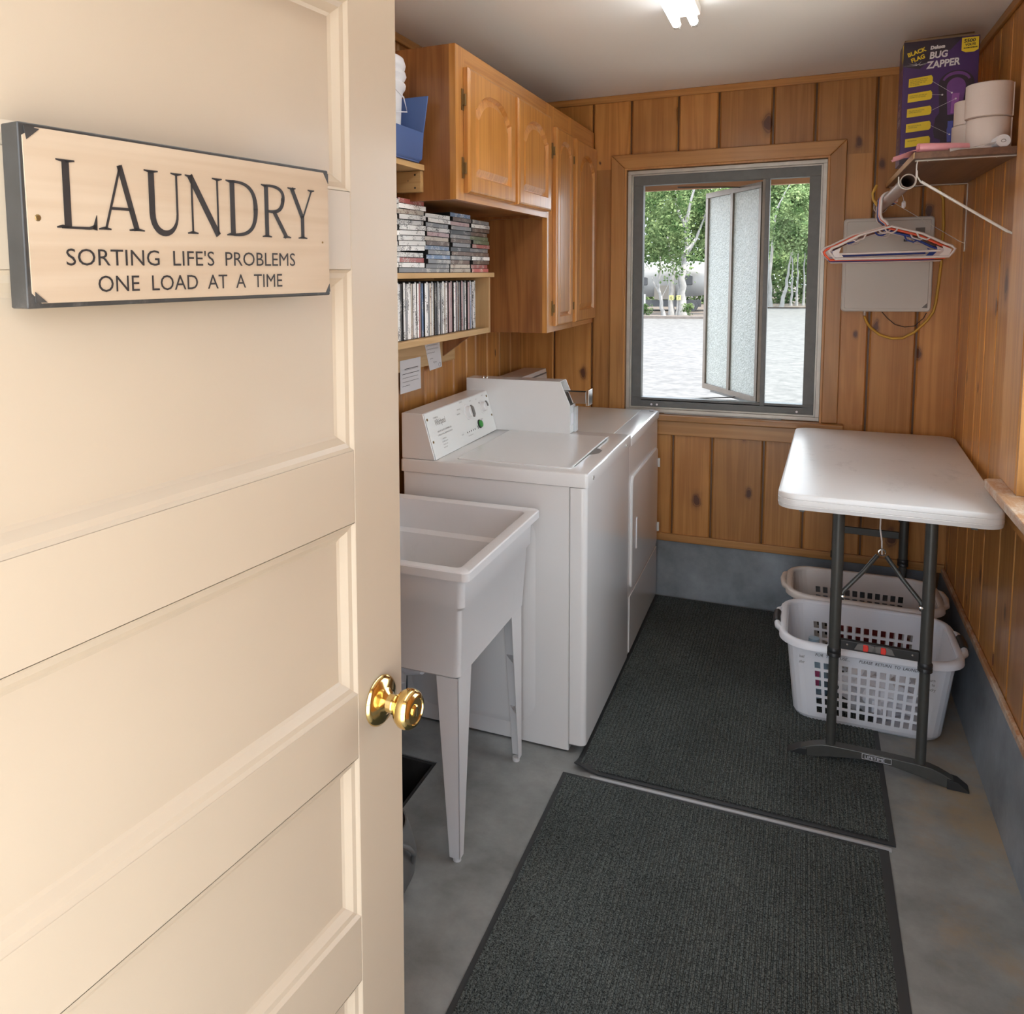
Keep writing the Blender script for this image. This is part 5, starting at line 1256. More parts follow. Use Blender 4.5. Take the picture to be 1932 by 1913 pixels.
def hanger(label, y, mat, W_=.382, dx=0, dz=0, extras=True, tilt=0):
    """tubular hanger hanging from the rod, lying in the x-z plane"""
    X0 = .2635 - (y - 3.5) * .0125; zt = 1.8005 - (y - 3.5) * .02
    h = thing('clothes_hanger', label, 'hanger', (X0, y, zt), 0, 'hangers on the rod'); h.rotation_euler = (0, tilt, 0); 
    ORG[h.name] = (0, 0, 0)
    r = .0047
    zn = -.120 + dz       # neck
    hook = []
    for k in range(11):
        a = math.radians(-10 + 185 * k / 10); hook.append((.003 + .0245 * math.cos(a), 0, -.0225 + .0245 * math.sin(a)))
    hook = hook[::1]
    pts = [(.026, 0, -.034)] + hook + [(-.0225, 0, -.050), (-.0225, 0, -.078), (-.018, 0, -.092), (-.002, 0, -.106), (.004, 0, zn + .004)]
    MB().tube(pts, r, 8).obj('hook', mat, h, local=True, smooth=60)
    w2 = W_ / 2; zb = zn - .114; zs_ = zn - .066
    o_ = .004 + dx
    body = [(0 + o_, 0, zn), (w2 * .5 + o_, 0, zn - .030), (w2 - .030 + o_, 0, zs_ - .002), (w2 - .010 + o_, 0, zs_ - .010), (w2 + o_, 0, zs_ - .021), (w2 - .005 + o_, 0, zs_ - .030), (w2 - .018 + o_, 0, zb), (0 + o_, 0, zb - .002), (-w2 + .022 + o_, 0, zb - .002), (-w2 + .004 + o_, 0, zs_ - .030), (-w2 + o_, 0, zs_ - .020), (-w2 + .010 + o_, 0, zs_ - .009), (-w2 + .030 + o_, 0, zs_ - .001), (-w2 * .5 + o_, 0, zn - .030)]
    MB().tube(body, r, 8, True).obj('shoulder_frame', mat, h, local=True, smooth=60)
    if extras:
        MB().tube([(-w2 + .035 + o_, 0, zb + .016), (w2 - .045 + o_, 0, zb + .022)], r * .9, 8).obj('trouser_bar', mat, h, local=True, smooth=60)
        MB().tube([(o_ + .020 * math.cos(a), 0, zn - .004 + .020 * math.sin(a)) for a in [math.radians(-8 - 164 * k / 8) for k in range(9)]], .003, 6).obj('belt_loop', mat, h, local=True)
        for s_ in (-1, 1):
            MB().tube([(s_ * w2 * .40 + o_, 0, zn - .026), (s_ * w2 * .44 + o_, 0, zn - .043), (s_ * w2 * .56 + o_, 0, zn - .052), (s_ * w2 * .64 + o_, 0, zn - .042)], .003, 6).obj('strap_notch', mat, h, local=True)
            MB().prism([(s_ * (w2 - .050) + o_, zb + .004), (s_ * (w2 - .018) + o_, zb + .004), (s_ * (w2 - .010) + o_, zs_ - .022), (s_ * (w2 - .040) + o_, zs_ - .008), (s_ * (w2 - .034) + o_, zb + .022)], 'y', -.0015, .0015).obj('corner_web', mat, h, local=True)
    return h


hanger('white plastic hanger at the front of the row', 3.455, pinkwhite, .404, .010, 0)
hanger('orange-red plastic hanger second in the row', 3.478, orange_h, .410, -.004, -.003, extras=False)
hanger('white plastic hanger just behind the orange-red one', 3.502, pinkwhite, .416, -.008, .002)
hanger('royal blue plastic hanger between two white ones', 3.540, blue_h, .385, -.016, -.004)
hanger('dark brown plastic hanger near the back of the row', 3.572, brown_h, .404, .006, -.004, extras=False)
hanger('white plastic hanger at the back of the row', 3.604, pinkwhite, .408, .002, -.008)
# small white toggle on the rod bracket
cp_ = MB().lathe([(.004, 0), (.007, .006), (.007, .018), (.004, .024)], (.300, 3.30, 1.735), (0, 0, 1), 10).obj('pull_toggle', plast_w, None, org=(.3, 3.30, 1.735))
tag(cp_, 'small white pull toggle hanging below the brown rod', 'toggle')
MB().tube([(.300, 3.30, 1.758), (.296, 3.30, 1.775), (.289, 3.30, 1.790)], .001, 5).obj('string', plast_w, cp_)

# ================================================================== GREY UTILITY PANEL WITH CABLES
up = thing('electrical_panel', 'light grey wall box behind the hangers on the back wall', 'electrical panel', (.296, YP, 1.35))
def UP(y, i, r=.014): return [(x, y, z) for x, z in rrect(.136 + i, .4615 - i, 1.352 + i, 1.7345 - i, r, 5)]
MB().loft([UP(YP - .0005, .004), UP(YP - .026, .004), UP(YP - .027, 0), UP(YP - .033, 0), UP(YP - .037, .004)]).obj('panel_box', panel_grey, up, smooth=35)
MB().loft([UP(YP - .0372, .012, .006), UP(YP - .0392, .014, .006)]).obj('panel_cover', panel_grey, up, smooth=35)
for q in ([(.155, 1.718), (.180, 1.718), (.155, 1.694)], [(.445, 1.718), (.418, 1.718), (.445, 1.690)], [(.447, 1.368), (.428, 1.368), (.447, 1.388)]):
    MB().prism(q, 'y', YP - .0402, YP - .0392).obj('corner_web', greyp if q[0][1] < 1.5 else panel_grey, up)
MB().box(.395, .428, YP - .0405, YP - .0392, 1.668, 1.690).obj('rating_label', greyp, up)
MB().box(.355, .385, YP - .048, YP - .0392, 1.636, 1.640).box(.355, .358, YP - .048, YP - .0392, 1.636, 1.646).obj('latch', blackp, up)
MB().cyl((.226, YP - .02, 1.335), (.226, YP - .02, 1.353), .006, 10).obj('cable_gland', steel, up)
cbl = MB().tube([(.226, YP - .02, 1.3325), (.234, YP - .018, 1.31), (.25, YP - .016, 1.285), (.285, YP - .014, 1.255), (.33, YP - .013, 1.240), (.37, YP - .013, 1.243), (.41, YP - .014, 1.268), (.452, YP - .014, 1.315), (.473, YP - .014, 1.352), (.480, YP - .014, 1.39), (.486, YP - .014, 1.46), (.492, YP - .014, 1.55), (.494, YP - .014, 1.70), (.488, YP - .014, 1.80), (.47, YP - .014, 1.845)], .0052, 8).obj('cable', yellow_cord, None, org=(.33, YP - .01, 1.24), smooth=60)
tag(cbl, 'yellow cable looping below the light grey wall box', 'cable')
cb2 = MB().tube([(.290, YP - .012, 1.3495), (.31, YP - .01, 1.325), (.34, YP - .009, 1.298), (.375, YP - .009, 1.288), (.41, YP - .009, 1.293), (.44, YP - .009, 1.325), (.450, YP - .009, 1.347)], .0016, 6).obj('cable', blackp, None, org=(.375, YP - .009, 1.288))
tag(cb2, 'thin dark wire looping inside the yellow cable loop', 'cable')
cb3 = MB().tube([(.235, 3.60, 1.845), (.222, 3.60, 1.815), (.225, 3.60, 1.79), (.238, 3.60, 1.77), (.25, 3.61, 1.75)], .005, 8).obj('cable', yellow_cord, None, org=(.235, 3.6, 1.8), smooth=60)
tag(cb3, 'short curl of yellow cable at the far end of the brown rod', 'cable')

# ================================================================== ITEMS ON THE RIGHT SHELF
SZT = SHZ + .0201
bz = thing('cardboard_box', 'purple and black bug zapper carton standing on the brown shelf', 'box', (.38, 3.27, SZT))
bx0, bx1, by0, by1, bz1 = .272, .4835, 3.20, 3.335, 2.268
MB().box(bx0, bx1, by0, by1, SZT, bz1 - .001).obj('carton_body', box_purple, bz, bev=.0015, seg=1)
MB().add([(bx0, by0, bz1 - .001), (bx1, by0, bz1 - .001), (bx1 - .01, by0 + .02, bz1 + .010), (bx0 + .01, by0 + .02, bz1 + .010)], [(0, 1, 2, 3)]).add([(bx0 + .005, by0 + .04, bz1 + .014), (bx1 - .01, by0 + .04, bz1 + .020), (bx1, by1, bz1 + .002), (bx0, by1, bz1 + .0)], [(0, 1, 2, 3)]).obj('open_flap', cardboard, bz)
F = by0 - .0006
def prn(n_, mt, poly, y=F, par=bz, **k): return MB().prism(poly, 'y', y - .0004, y).obj(n_, mt, par, **k)
bh = bz1 - SZT
P2 = lambda u, v: (bx0 + u * (bx1 - bx0), SZT + v * bh)
prn('black_header', box_dark, [P2(.0, .80), P2(.22, .77), P2(.42, .86), P2(.62, .90), P2(.78, .995), P2(.0, .995)])
prn('black_footer', box_dark, [P2(.0, .0), P2(1, .0), P2(1, .10), P2(.0, .055)])
prn('lilac_band', lilac_p, [P2(.0, .09), P2(.40, .10), P2(.50, .05), P2(.0, .045)], F - .0005)
prn('volt_badge', yellow_p, [P2(.765, .985), P2(.985, .985), P2(.985, .885), P2(.93, .868), P2(.82, .868), P2(.765, .885)], F - .0005)
fl_ = [P2(.5, .87)]
# pictured lamp
def ell(cx_, cz_, a, b, n=24, t0=0, t1=360): return [P2(cx_ + a * math.cos(math.radians(t0 + (t1 - t0) * k / n)), cz_ + b * math.sin(math.radians(t0 + (t1 - t0) * k / n))) for k in range(n + (0 if t1 - t0 == 360 else 1))]
prn('pictured_lamp', box_dark, ell(.72, .62, .235, .115, 24, 0, 180) + [P2(.50, .50), P2(.51, .40), P2(.46, .36), P2(.44, .26), P2(.46, .20), P2(.54, .18), P2(.52, .10), P2(.40, .06), P2(.42, .03), P2(1.0, .03), P2(1.0, .10), P2(.93, .18), P2(.98, .24), P2(.98, .34), P2(.90, .40), P2(.93, .50)], F - .0006)
prn('lamp_grille', lilac_p, ell(.72, .60, .125, .075, 16, 0, 180) + [P2(.62, .38), P2(.80, .38)], F - .0011)
prn('lamp_tube', plain('violet_glow_print', (.30, .10, .38), .35), [P2(.67, .55), P2(.77, .55), P2(.75, .39), P2(.66, .39)], F - .0016)
prn('lamp_hood_band', lilac_p, ell(.72, .64, .19, .085, 20, 15, 165) + ell(.72, .64, .16, .060, 20, 165, 15), F - .0011)
prn('pictured_bottle', blue_p, [P2(.63, .33), P2(.70, .33), P2(.70, .28), P2(.715, .26), P2(.70, .16), P2(.63, .16), P2(.62, .26), P2(.63, .28)], F - .0011)
tf = Matrix.Translation((0, F - .0008, 0))
for k in range(5):
    v0 = .635 - k * .123
    prn('callout_tag', yellow_p, [P2(.085 - k * .004, v0 + .062 + .0), P2(.385, v0 + .078), P2(.405, v0 + .06), P2(.405, v0 + .02), P2(.385, v0 + .005), P2(.082 - k * .004, v0 - .008)], F - .0006)
co = [['15 WATT BLACKLIGHT ATTRACTS', 'INSECTS INTO ELECTRICAL GRID,', 'ELECTROCUTING THEM, THEY', 'FALL TO GROUND'], ['STURDY PLASTIC GRID KEEPS OUT', 'CHILDREN, PETS AND WILDLIFE'], ['MESH KEEPS GRID REMOVABLE', 'ZAPPING PERFORMANCE'], ['EASY DOOR ACCESS FOR', 'CHANGING BULB'], ['WEATHER PROOF']]
its = []
for k, ls in enumerate(co):
    v0 = .635 - k * .123
    for j, s_ in enumerate(ls):
        q = P2(.10, v0 + .045 - j * .014 + (-.006 if len(ls) < 3 else 0)); its.append((s_, .0052, q[0], q[1], .62, .05, 0))
k0 = 0
for ls in co:
    texts('callout_print', its[k0:k0 + len(ls)], ink, bz, Matrix.Translation((0, F - .0011, 0))); k0 += len(ls)
def line(p, q, w_=.0011):
    a = P2(*p); b_ = P2(*q); return MB().rib([a, b_], w_, .0001).xf(Matrix.Translation((0, F - .0021, 0))).obj('callout_line', lilac_p if 0 else white_p, bz)
for p, q in (((.405, .66), (.665, .555)), ((.40, .555), (.54, .545)), ((.40, .425), (.72, .505)), ((.40, .305), (.66, .22))):
    line(p, q, .0008); c_ = P2(*q); prn('callout_dot', white_p, [(c_[0] + .0028 * math.cos(t * pi / 5), c_[1] + .0028 * math.sin(t * pi / 5)) for t in range(10)], F - .0021)
q = P2(.355, .87); a_ = P2(.355, .912); b_ = P2(.345, .820); c_ = P2(.315, .757)
texts('front_print', [('Deluxe', .0145, a_[0], a_[1] + .003, .95, .05, .15), ('BUG', .029, b_[0], b_[1] + .010, .88, .05, .15), ('ZAPPER', .031, c_[0], c_[1] + .004, .86, .05, .15)], white_p, bz, tf, bold=.0010)
a_ = P2(.06, .875); b_ = P2(.11, .828)
texts('front_print', [('BLACK', .0180, a_[0], a_[1], .95, .30, 0), ('FLAG', .0180, b_[0], b_[1], .95, .30, 0), ], yellow_p, bz, tf, bold=.0007)
a_ = P2(.79, .945); b_ = P2(.81, .918); c_ = P2(.79, .898)
texts('front_print', [('5500', .0145, a_[0], a_[1], 1.1, .03, .1), ('VOLTS', .0095, b_[0], b_[1], 1.0, .03, .1), ('1/2 ACRE COVERAGE', .0040, c_[0], c_[1], 1.0, .03, 0)], ink, bz, Matrix.Translation((0, F - .0011, 0)), bold=.0004)
a_ = P2(.06, .078); b_ = P2(.06, .052)
texts('front_print', [('Refill Replacements', .0085, a_[0], a_[1], .95, .02, 0), ('SOLD SEPARATELY', .0085, b_[0], b_[1], .95, .02, 0)], white_p, bz, Matrix.Translation((0, F - .0012, 0)))
mb = MB()
for k in range(9):
    a = math.radians(10 + k * 19); q = P2(.20, .80)
    mb.rib([(q[0] + .004 * math.cos(a), q[1] + .002 * math.sin(a)), (q[0] + (.022 + .012 * (k % 3)) * math.cos(a), q[1] + (.008 + .006 * (k % 2)) * math.sin(a))], [.0012, .0002], .0001)
mb.xf(Matrix.Translation((0, F - .0012, 0))).obj('spark_print', white_p, bz, kind='stuff')
# left side of the carton faces -x
Ml = Matrix.Translation((bx0 - .0006, by1, 0)) @ Matrix.Rotation(-pi / 2, 4, 'Z')
MB().box(bx0 - .0005, bx0, by0, by0 + .10, SZT + bh * .80, bz1 - .002).obj('black_header', box_dark, bz)
MB().prism([(by0 + .030, bz1 - .006), (by0 + .003, bz1 - .006), (by0 + .003, bz1 - .052), (by0 + .016, bz1 - .066), (by0 + .030, bz1 - .052)], 'x', bx0 - .001, bx0 - .0005).obj('volt_badge', yellow_p, bz)
texts('side_print', [('BUG', .030, .042, SZT + .165, .9, 0, 0), ('ZAPPER', .030, .028, SZT + .132, .75, 0, 0), ('Deluxe', .014, .05, SZT + .20, .9, 0, 0), ('MINERAL OIL', .005, .10, SZT + .21, .9, 0, 0), ('INSECT KILLER', .005, .10, SZT + .20, .9, 0, 0), ('OUTDOOR USE', .005, .10, SZT + .19, .9, 0, 0), ('SAFE AND CLEAN', .005, .10, SZT + .18, .9, 0, 0)], white_p, bz, Ml)
texts('side_print', [('BLACK', .014, .05, SZT + .085, .9, 0, 0), ('FLAG', .014, .05, SZT + .070, .9, 0, 0), ('instant results', .007, .04, SZT + .055, .9, 0, 0), ('long lasting', .007, .04, SZT + .045, .9, 0, 0)], yellow_p, bz, Ml)

# paper rolls
def roll(label, cx_, cy_, z0, r, h, lean=0):
    t_ = thing('paper_roll', label, 'paper roll', (cx_, cy_, z0), 0, 'paper rolls on the brown shelf')
    n_ = 36; rings = []
    for zz_, rr_ in ((0, r - .003), (.002, r), (h - .002, r), (h, r - .003)):
        rings.append([(cx_ + (rr_ + .0015 * math.sin(3 * a) + (.0006 * math.sin(17 * a))) * math.cos(a), cy_ + rr_ * math.sin(a), z0 + zz_) for a in [2 * pi * k / n_ for k in range(n_)]])
    rings.append([(cx_ + .02 * math.cos(2 * pi * k / n_), cy_ + .02 * math.sin(2 * pi * k / n_), z0 + h) for k in range(n_)])
    rings.append([(cx_ + .019 * math.cos(2 * pi * k / n_), cy_ + .019 * math.sin(2 * pi * k / n_), z0 + .004) for k in range(n_)])
    MB().loft(rings, True, True).obj('paper', tissue, t_, smooth=50)
    MB().box(cx_ + r * .92, cx_ + r + .001, cy_ - .012, cy_ + .001, z0 + .002, z0 + h - .001).obj('loose_edge', tissue, t_)
    MB().lathe([(.0205, 0), (.0205, h - .001), (.0190, h - .001), (.0190, 0)], (cx_, cy_, z0 + .0005), (0, 0, 1), 24, False, False).obj('core_tube', cardboard, t_)
    return t_


roll('lower cream paper roll of the two stacked beside the purple carton', .487, 3.005, SZT, .0565, .098)
roll('upper cream paper roll, leaning on top of the other beside the purple carton', .484, 2.998, SZT + .0985, .0600, .100)
roll('cream paper roll standing behind the stacked pair', .462, 3.135, SZT, .052, .100)
roll('cream paper roll on top at the back, half hidden by the stacked pair', .464, 3.133, SZT + .1005, .050, .075)

# pink and white bag rolls
pk = thing('bag_roll', 'pink plastic bag roll at the front edge of the brown shelf', 'roll of bags', (.33, 2.94, SZT))
MB().tube([(.297, 2.925, SZT + .0145), (.33, 2.935, SZT + .0145), (.39, 2.945, SZT + .013), (.43, 2.955, SZT + .012)], [.0145, .0150, .0140, .0125], 16).obj('rolled_film', pink_m, pk, smooth=60)
MB().tube([(.2962, 2.9245 + .008 * math.cos(a * .9), SZT + .0145 + (.010 - a * .0008) * math.sin(a * .9)) for a in range(10)], .0012, 5).obj('roll_end', pink_m, pk)
ps = MB(); g = []
for j in range(7):
    for i in range(9):
        u, v = i / 8, j / 6
        g.append((.292 - .062 * u, 2.905 + .10 * v - .02 * u, SZT + .004 + .006 * math.sin(3 * u + 4 * v) * (1 - u) - .022 * u * (1 - abs(v - .5) * .6) + .003 * math.sin(9 * v)))
ps.add(g, [(j * 9 + i, j * 9 + i + 1, (j + 1) * 9 + i + 1, (j + 1) * 9 + i) for j in range(6) for i in range(8)])
pso = ps.obj('loose_sheet', pink_m, pk, smooth=80)
wt = thing('bag_roll', 'white plastic bag roll with a loose sheet at the right of the brown shelf', 'roll of bags', (.50, 2.93, SZT))
MB().tube([(.500, 2.948, SZT + .017), (.506, 2.930, SZT + .0185), (.510, 2.908, SZT + .0185)], [.0165, .0185, .0185], 20).obj('rolled_film', plast_w, wt, smooth=50)
MB().tube([(.510 + .006 * math.cos(a * .8), 2.9070, SZT + .018 + (.006 - a * .0005) * math.sin(a * .8)) for a in range(9)], .0008, 5).obj('roll_end', greyp, wt)
g = []
for j in range(7):
    for i in range(13):
        u, v = i / 12, j / 6
        g.append((.375 + .115 * u, 2.884 + .038 * v + .004 * u, SZT + .0035 + .010 * u * u + .002 * math.sin(8 * u + 3 * v) - .012 * max(0, .25 - v) * (1 - u) * 4 * .8))
mb = MB().add(g, [(j * 13 + i, j * 13 + i + 1, (j + 1) * 13 + i + 1, (j + 1) * 13 + i) for j in range(6) for i in range(12)])
mb.obj('loose_sheet', film_w, wt, smooth=80)

# ================================================================== OUTDOORS
GZ = -.20
gr = MB()
gr.box(-60, 60, YB + .12, 32.2, GZ - .1, GZ).box(-60, 60, -30, YF - .13, GZ - .1, GZ).box(-60, XL - .12, YF - .13, YB + .12, GZ - .1, GZ).box(XR + .12, 60, YF - .13, YB + .12, GZ - .1, GZ)
gr.box(-3.0, 60, 32.2, 42, GZ - .1, GZ)
g_o = struct(gr.obj('ground', gravel_m))
bedm = MB().box(-60, -3.0, 32.2, 110, GZ - .1, GZ + .005).box(-3.0, 60, 42, 110, GZ - .1, GZ + .06)
bed = struct(bedm.obj('planting_bed', mulch_m))
kerb = MB().box(-60, -2.9, 32.0, 32.25, GZ, GZ + .10); kerb_o = kerb.obj('log_edging', bark2, None, org=(-20, 32.1, GZ)); tag(kerb_o, 'dark timber edging between the gravel and the trees', 'edging')
bounce_pad = struct(box('side_bounce_paving', bounce_m, XR + .125, 7, YF - .12, 6.5, GZ, -.06))  # unseen, added to reflect sun in through the side window
bounce_pad = struct(box('entry_bounce_paving', bounce_m, -7, 6, -9, YF - .131, GZ, -.02))  # unseen, added to throw light through the doorway onto the ceiling
# roof and eaves over the back window, outer walls are the wall boxes
roof = MB().prism([(YF - .72, ZC + .085), (YB + .75, ZC + .085), (YB + .75, ZC + .12), (YF - .72, ZC + .12)], 'x', XL - .5, XR + .66)  # unseen front and side overhangs added to shade doorway and side window
struct(roof.obj('roof', siding))
struct(MB().prism([(YB + .122, 2.10), (YB + .122, 2.13), (YB + .60, 2.045), (YB + .60, 2.015)], 'x', XL - .4, XR + .4).obj('soffit', soffit_m))
struct(box('fascia_board', orange_wood, XL - .4, XR + .4, YB + .60, YB + .625, 1.952, 2.42, bev=.003))
struct(MB().box(XL - .22, W0 - .001, YB + .121, YB + .135, GZ, 2.33).box(W1 + .001, XR + .22, YB + .121, YB + .135, GZ, 2.33).obj('outer_wall', siding))

npr = np.random.RandomState(11)


def leaves(name, mat, par, c, rad, n, size, clusters=28, org=(0, 0, 0), zmin=None):
    """thousands of folded leaf quads gathered in clusters inside an ellipsoid: one object of kind stuff"""
    cc = npr.normal(size=(clusters, 3)); cc /= np.linalg.norm(cc, axis=1)[:, None]
    cc *= npr.uniform(.25, 1.0, (clusters, 1)) ** .6
    idx = npr.randint(0, clusters, n)
    p = cc[idx] + npr.normal(size=(n, 3)) * .17
    p = p * np.array(rad) + np.array(c)
    if zmin is not None: p[:, 2] = np.maximum(p[:, 2], zmin + npr.uniform(0, .5, n))
    a = npr.normal(size=(n, 3)); a /= np.linalg.norm(a, axis=1)[:, None]
    b = npr.normal(size=(n, 3)); b -= (b * a).sum(1)[:, None] * a; b /= np.linalg.norm(b, axis=1)[:, None]
    s = size * npr.uniform(.6, 1.25, (n, 1)); nn = np.cross(a, b) * s * .25
    v = np.stack([p - a * s, p + b * s * .6 + nn, p + a * s, p - b * s * .6 + nn], 1).reshape(-1, 3) - np.array(org)
    me = bpy.data.meshes.new(name); k = np.arange(n) * 4
    me.vertices.add(4 * n); me.vertices.foreach_set('co', v.ravel())
    tri = np.stack([k, k + 1, k + 2, k, k + 2, k + 3], 1).reshape(-1)
    me.loops.add(6 * n); me.loops.foreach_set('vertex_index', tri.astype(np.int32))
    me.polygons.add(2 * n); me.polygons.foreach_set('loop_start', (np.arange(2 * n) * 3).astype(np.int32)); me.polygons.foreach_set('loop_total', np.full(2 * n, 3, np.int32))
    me.update(); me.validate(); me.materials.append(mat)
    o = bpy.data.objects.new(name, me); COL.objects.link(o); o.parent = par; o['kind'] = 'stuff'
    return o


def tree(label, x, y, trunks, crown, rad, n, mat, size=.085, z0=GZ, tm=None, group=None, clusters=30):
    t = thing('tree', label, 'tree', (x, y, z0), 0, group)
    for pts, r0 in trunks:
        N_ = len(pts); fine = []
        for i in range(N_ - 1):
            for k in range(3):
                u = k / 3; a, b = pts[i], pts[i + 1]; fine.append(tuple(a[q] * (1 - u) + b[q] * u + (rnd.uniform(-.4, .4) * r0 if q < 2 and (i or k) else 0) for q in range(3)))
        fine.append(pts[-1]); M_ = len(fine)
        rr = [max(.008, r0 * (1.25 if i == 0 else 1.0 - .75 * i / (M_ - 1))) for i in range(M_)]
        MB().tube([(x + a, y + b, z0 + c) for a, b, c in fine], rr, 8).obj('trunk', tm or bark, t, smooth=60)
    leaves('foliage', mat, t, (x + crown[0], y + crown[1], z0 + crown[2]), rad, n, size, clusters, (x, y, z0))
    return t


def fork(h, spread, r):
    return [([(0, 0, -.05), (.04, 0, h * .4), (.0, 0, h)], r), ([(0, 0, h), (spread, .1, h + 1.0), (spread * 1.6, .2, h + 2.4)], r * .6), ([(0, 0, h), (-spread * .8, -.1, h + 1.1), (-spread * 1.3, .1, h + 2.5)], r * .55)]


tree('small forked aspen with pale trunk in front of the silver trailer', -5.16, 33.9, [([(0, 0, -.05), (-.10, 0, .55), (-.20, 0, 1.1), (-.16, 0, 1.9), (-.18, 0, 3.2)], .085), ([(-.18, 0, .95), (-.42, 0, 1.35), (-.5, 0, 1.6)], .05), ([(-.15, 0, .6), (.05, 0, 1.0), (.25, 0, 1.5)], .025)], (-.3, -.85, 3.4), (1.7, .6, 1.75), 5200, leafA, .075)
tree('thick white-barked aspen carrying the yellow site numbers', -4.62, 34.6, [([(.08, 0, -.05), (.04, 0, .9), (.10, 0, 1.8), (.20, 0, 2.7), (.15, 0, 4.0)], .19), ([(.18, 0, 2.5), (.55, .1, 3.1), (.9, .2, 4.2)], .10), ([(-.30, 0, -.05), (-.34, 0, 1.0), (-.30, 0, 2.0), (-.55, 0, 3.2)], .13), ([(.15, 0, 3.6), (.35, 0, 4.6), (.75, 0, 5.8)], .08), ([(.15, 0, 3.5), (-.2, 0, 4.4), (-.35, 0, 5.6)], .08), ([(-.13, -.1, -.05), (-.05, -.1, .9), (-.12, -.1, 1.7)], .05)], (.2, .95, 4.2), (1.9, .8, 2.2), 6800, leafA, .08)
tree('pair of slender white aspens right of the window mullion, left of the leaning one', -1.62, 42.3, [([(.0, 0, -.05), (-.12, 0, 1.2), (-.18, 0, 2.2), (-.30, 0, 3.2)], .095), ([(.12, 0, -.05), (.05, 0, 1.5), (.12, 0, 3.0), (.28, 0, 4.7)], .11), ([(.28, 0, 4.6), (.6, 0, 5.4), (1.0, 0, 6.1)], .05)], (.6, 3.2, 5.6), (1.8, .8, 2.4), 6500, leafA, .09)
tree('leaning aspen with a bare pale trunk right of the slender pair', -1.05, 42.2, [([(0, 0, -.05), (.18, 0, .8), (.28, 0, 1.6), (.38, 0, 2.6)], .10)], (.9, -.8, 3.9), (1.3, .5, 1.5), 4200, leafB, .085)
for i, (x, y, c) in enumerate(((-.62, 43.5, 0), (-.38, 43.8, 1), (-.10, 44.0, 0), (.18, 44.5, 1))):
    tree(['thin grey aspen trunk deepest in the row on the right', 'thin bright aspen trunk beside the deepest one', 'thin aspen third in the row on the right', 'thin aspen at the right end of the row'][i], x, y, [([(0, 0, -.05), (.02, 0, 1.0), (.0, 0, 1.9), (.03, 0, 3.2)], .06)], (.1 + .25 * i, -.9 + .38 * i, 3.5 + .3 * i), (.5, .22, .8), 2000, leafB if c else leafA, .085)
lab = ['dense green tree far left behind the silver trailer', 'green tree behind the trailer roof', 'tall green tree between the trailer and the window mullion', 'leafy tree behind the frosted sash', 'green tree right behind the white aspens', 'light green tree at the right edge of the window view', 'dark green tree deep behind the leaning aspen', 'broad green tree beyond the right edge of the window', 'green tree left of the window view', 'tall green tree standing far behind the aspens', 'bushy light green tree at the far right', 'green tree far left of the trailer']
pos_ = [(-9.2, 47, 0), (-6.6, 48, 0), (-4.2, 46, 0), (-3.0, 45, 1), (-1.6, 47, 0), (.6, 46, 1), (-.4, 51, 0), (2.8, 46, 0), (-11.5, 41, 0), (-2.6, 53, 0), (4.4, 49, 1), (-14, 50, 0)]
for i, ((x, y, c), l) in enumerate(zip(pos_, lab)):
    yn = 49 + 3.1 * i; k = yn / y
    tree(l, x * k, yn, [([(a * k, b * .3, h * k) for a, b, h in p], q * k) for p, q in fork(1.6, .5, .12)], (0, 0, 4.6 * k), (2.3 * k, .95, 4.0 * k), 8200, leafB if c else leafA, .12 * k, tm=bark2, clusters=44)
hd = leaves('shrub_belt', leafA, None, (-3, 47.1, .9), (22, .4, 1.5), 24000, .12, 320, (-3, 47.1, GZ)); hd.location = (-3, 47.1, GZ); tag(hd, 'dense green undergrowth closing the view behind the trees', 'shrubbery')
# low plants at the trunks
for i, (x, y, l) in enumerate(((-5.75, 33.4, 'small green plant at the foot of the forked aspen'), (-4.25, 34.0, 'small green plant at the foot of the thick aspen'))):
    t = thing('low_plant', l, 'plant', (x, y, GZ)); leaves('foliage', leafA, t, (x, y, GZ + .22), (.26, .2, .22), 260, .05, 8, (x, y, GZ), GZ)
# yellow number plates on the trunk
ym = plain('yellow_number_plate', (.42, .39, .13), .5)
for ch, x in (('6', -4.93), ('7', -4.645)):
    p = box('number_sign', ym, x - .085, x + .085, 34.30, 34.315, .43, .62, org=(x, 34.3, .43))
    tag(p, f'small yellow plate with the number {ch} on the ' + ('left' if ch == '6' else 'right') + ' side of the aspen trunk', 'sign')
    texts('number', [(ch, .21, x - .055, .455, .95, 0, 0)], ink, p, Matrix.Translation((0, 34.299, 0)))
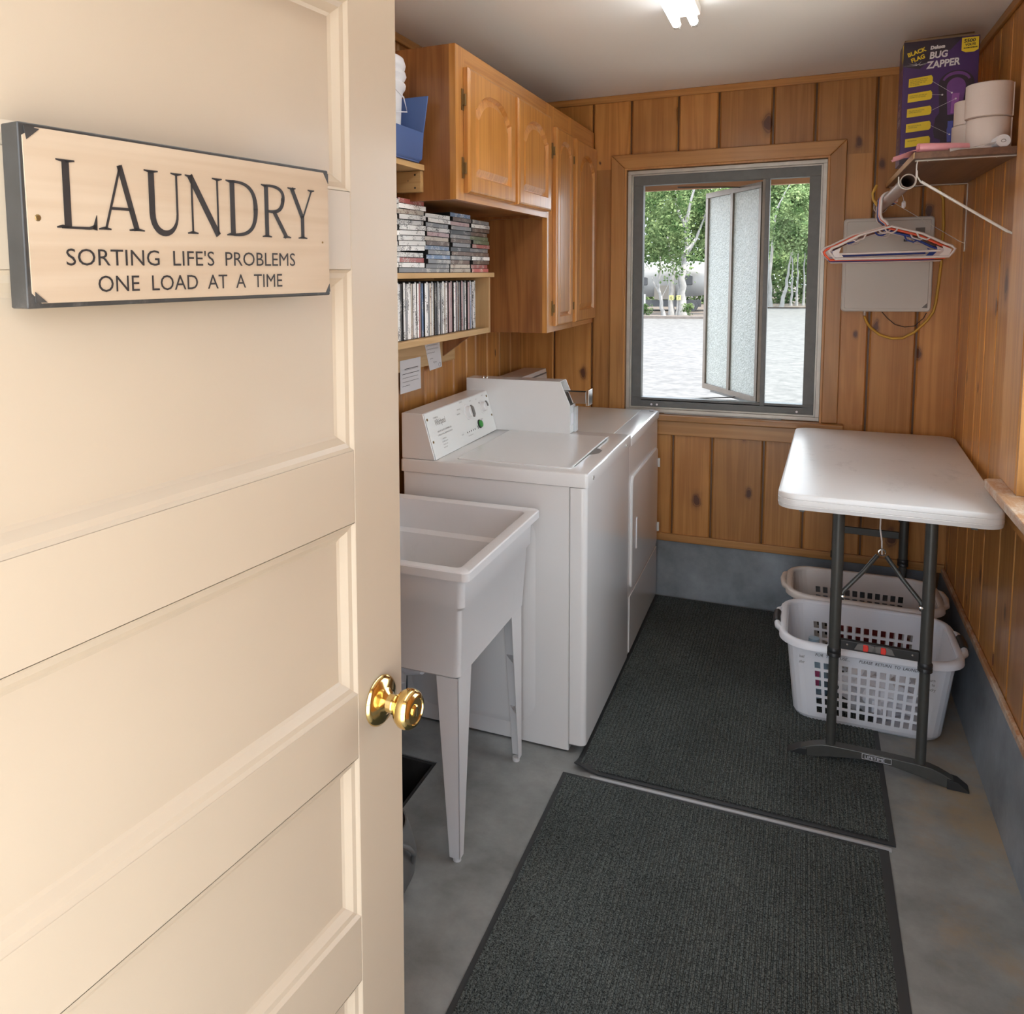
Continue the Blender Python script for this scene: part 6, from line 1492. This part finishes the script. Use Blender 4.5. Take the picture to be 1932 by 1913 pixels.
# silver trailer
tr = thing('travel_trailer', 'silver rounded travel trailer parked behind the aspens', 'trailer', (-6.2, 39, GZ))
def TP(x, i=0, zc=.0):
    a = []
    for yq, z in ((0, .36), (-.06, .60), (-.06, 1.25), (.05, 1.55), (.30, 1.80), (.75, 1.95), (1.25, 1.95), (1.70, 1.80), (1.95, 1.55), (2.06, 1.25), (2.06, .60), (2.0, .36)):
        cy_, cz_ = 1.0, 1.1; a.append((x, 38 + cy_ + (yq - cy_) * (1 - i), GZ + .30 + cz_ + (z - cz_) * (1 - i)))
    return a
MB().loft([TP(-10.5, .35), TP(-10.3, .12), TP(-9.9, .02), TP(-9.5), TP(-5.0), TP(-4.5, .02), TP(-4.1, .10), TP(-3.85, .30)]).obj('shell', silver, tr, smooth=50)
for x0, x1, z0, z1 in ((-4.92, -4.55, .98, 1.42), (-7.3, -6.5, .98, 1.36), (-8.6, -7.6, .98, 1.36)):
    MB().loft([[(x, 37.93, z) for x, z in rrect(x0, x1, z0, z1, .06, 4)], [(x, 37.91, z) for x, z in rrect(x0 + .02, x1 - .02, z0 + .02, z1 - .02, .05, 4)]]).obj('window', tyre, tr)
MB().box(-10, -4.2, 37.95, 38.2, GZ + .22, GZ + .52).obj('underbody', tyre, tr)
MB().cyl((-4.55, 37.86, GZ + .26), (-4.55, 38.1, GZ + .26), .24, 20).obj('wheel', tyre, tr)
MB().cyl((-4.55, 37.84, GZ + .26), (-4.55, 37.86, GZ + .26), .12, 16).obj('wheel_hub', silver, tr)
MB().box(-6.2, -5.3, 37.90, 37.93, .35, .97).obj('door_panel', plain('tan_trailer_panel', (.13, .115, .095), .5), tr)
ub = thing('utility_box', 'grey metal utility box standing before the trailer', 'utility box', (-6.35, 35, GZ))
MB().box(-6.55, -6.1, 34.9, 35.2, GZ + .25, GZ + .85).obj('box_body', plain('grey_box_paint', (.42, .42, .40), .5), ub, bev=.01)
for x in (-6.5, -6.15): MB().cyl((x, 35.05, GZ), (x, 35.05, GZ + .25), .02, 8).obj('leg', tyre, ub)
gl = thing('park_grill', 'small black park grill on a post at the left edge of the window view', 'grill', (-6.33, 34.0, GZ))
MB().cyl((-6.18, 34, GZ), (-6.18, 34, GZ + .65), .03, 8).obj('post', tyre, gl)
MB().box(-6.34, -6.02, 33.85, 34.15, GZ + .65, GZ + .80).obj('fire_box', tyre, gl)
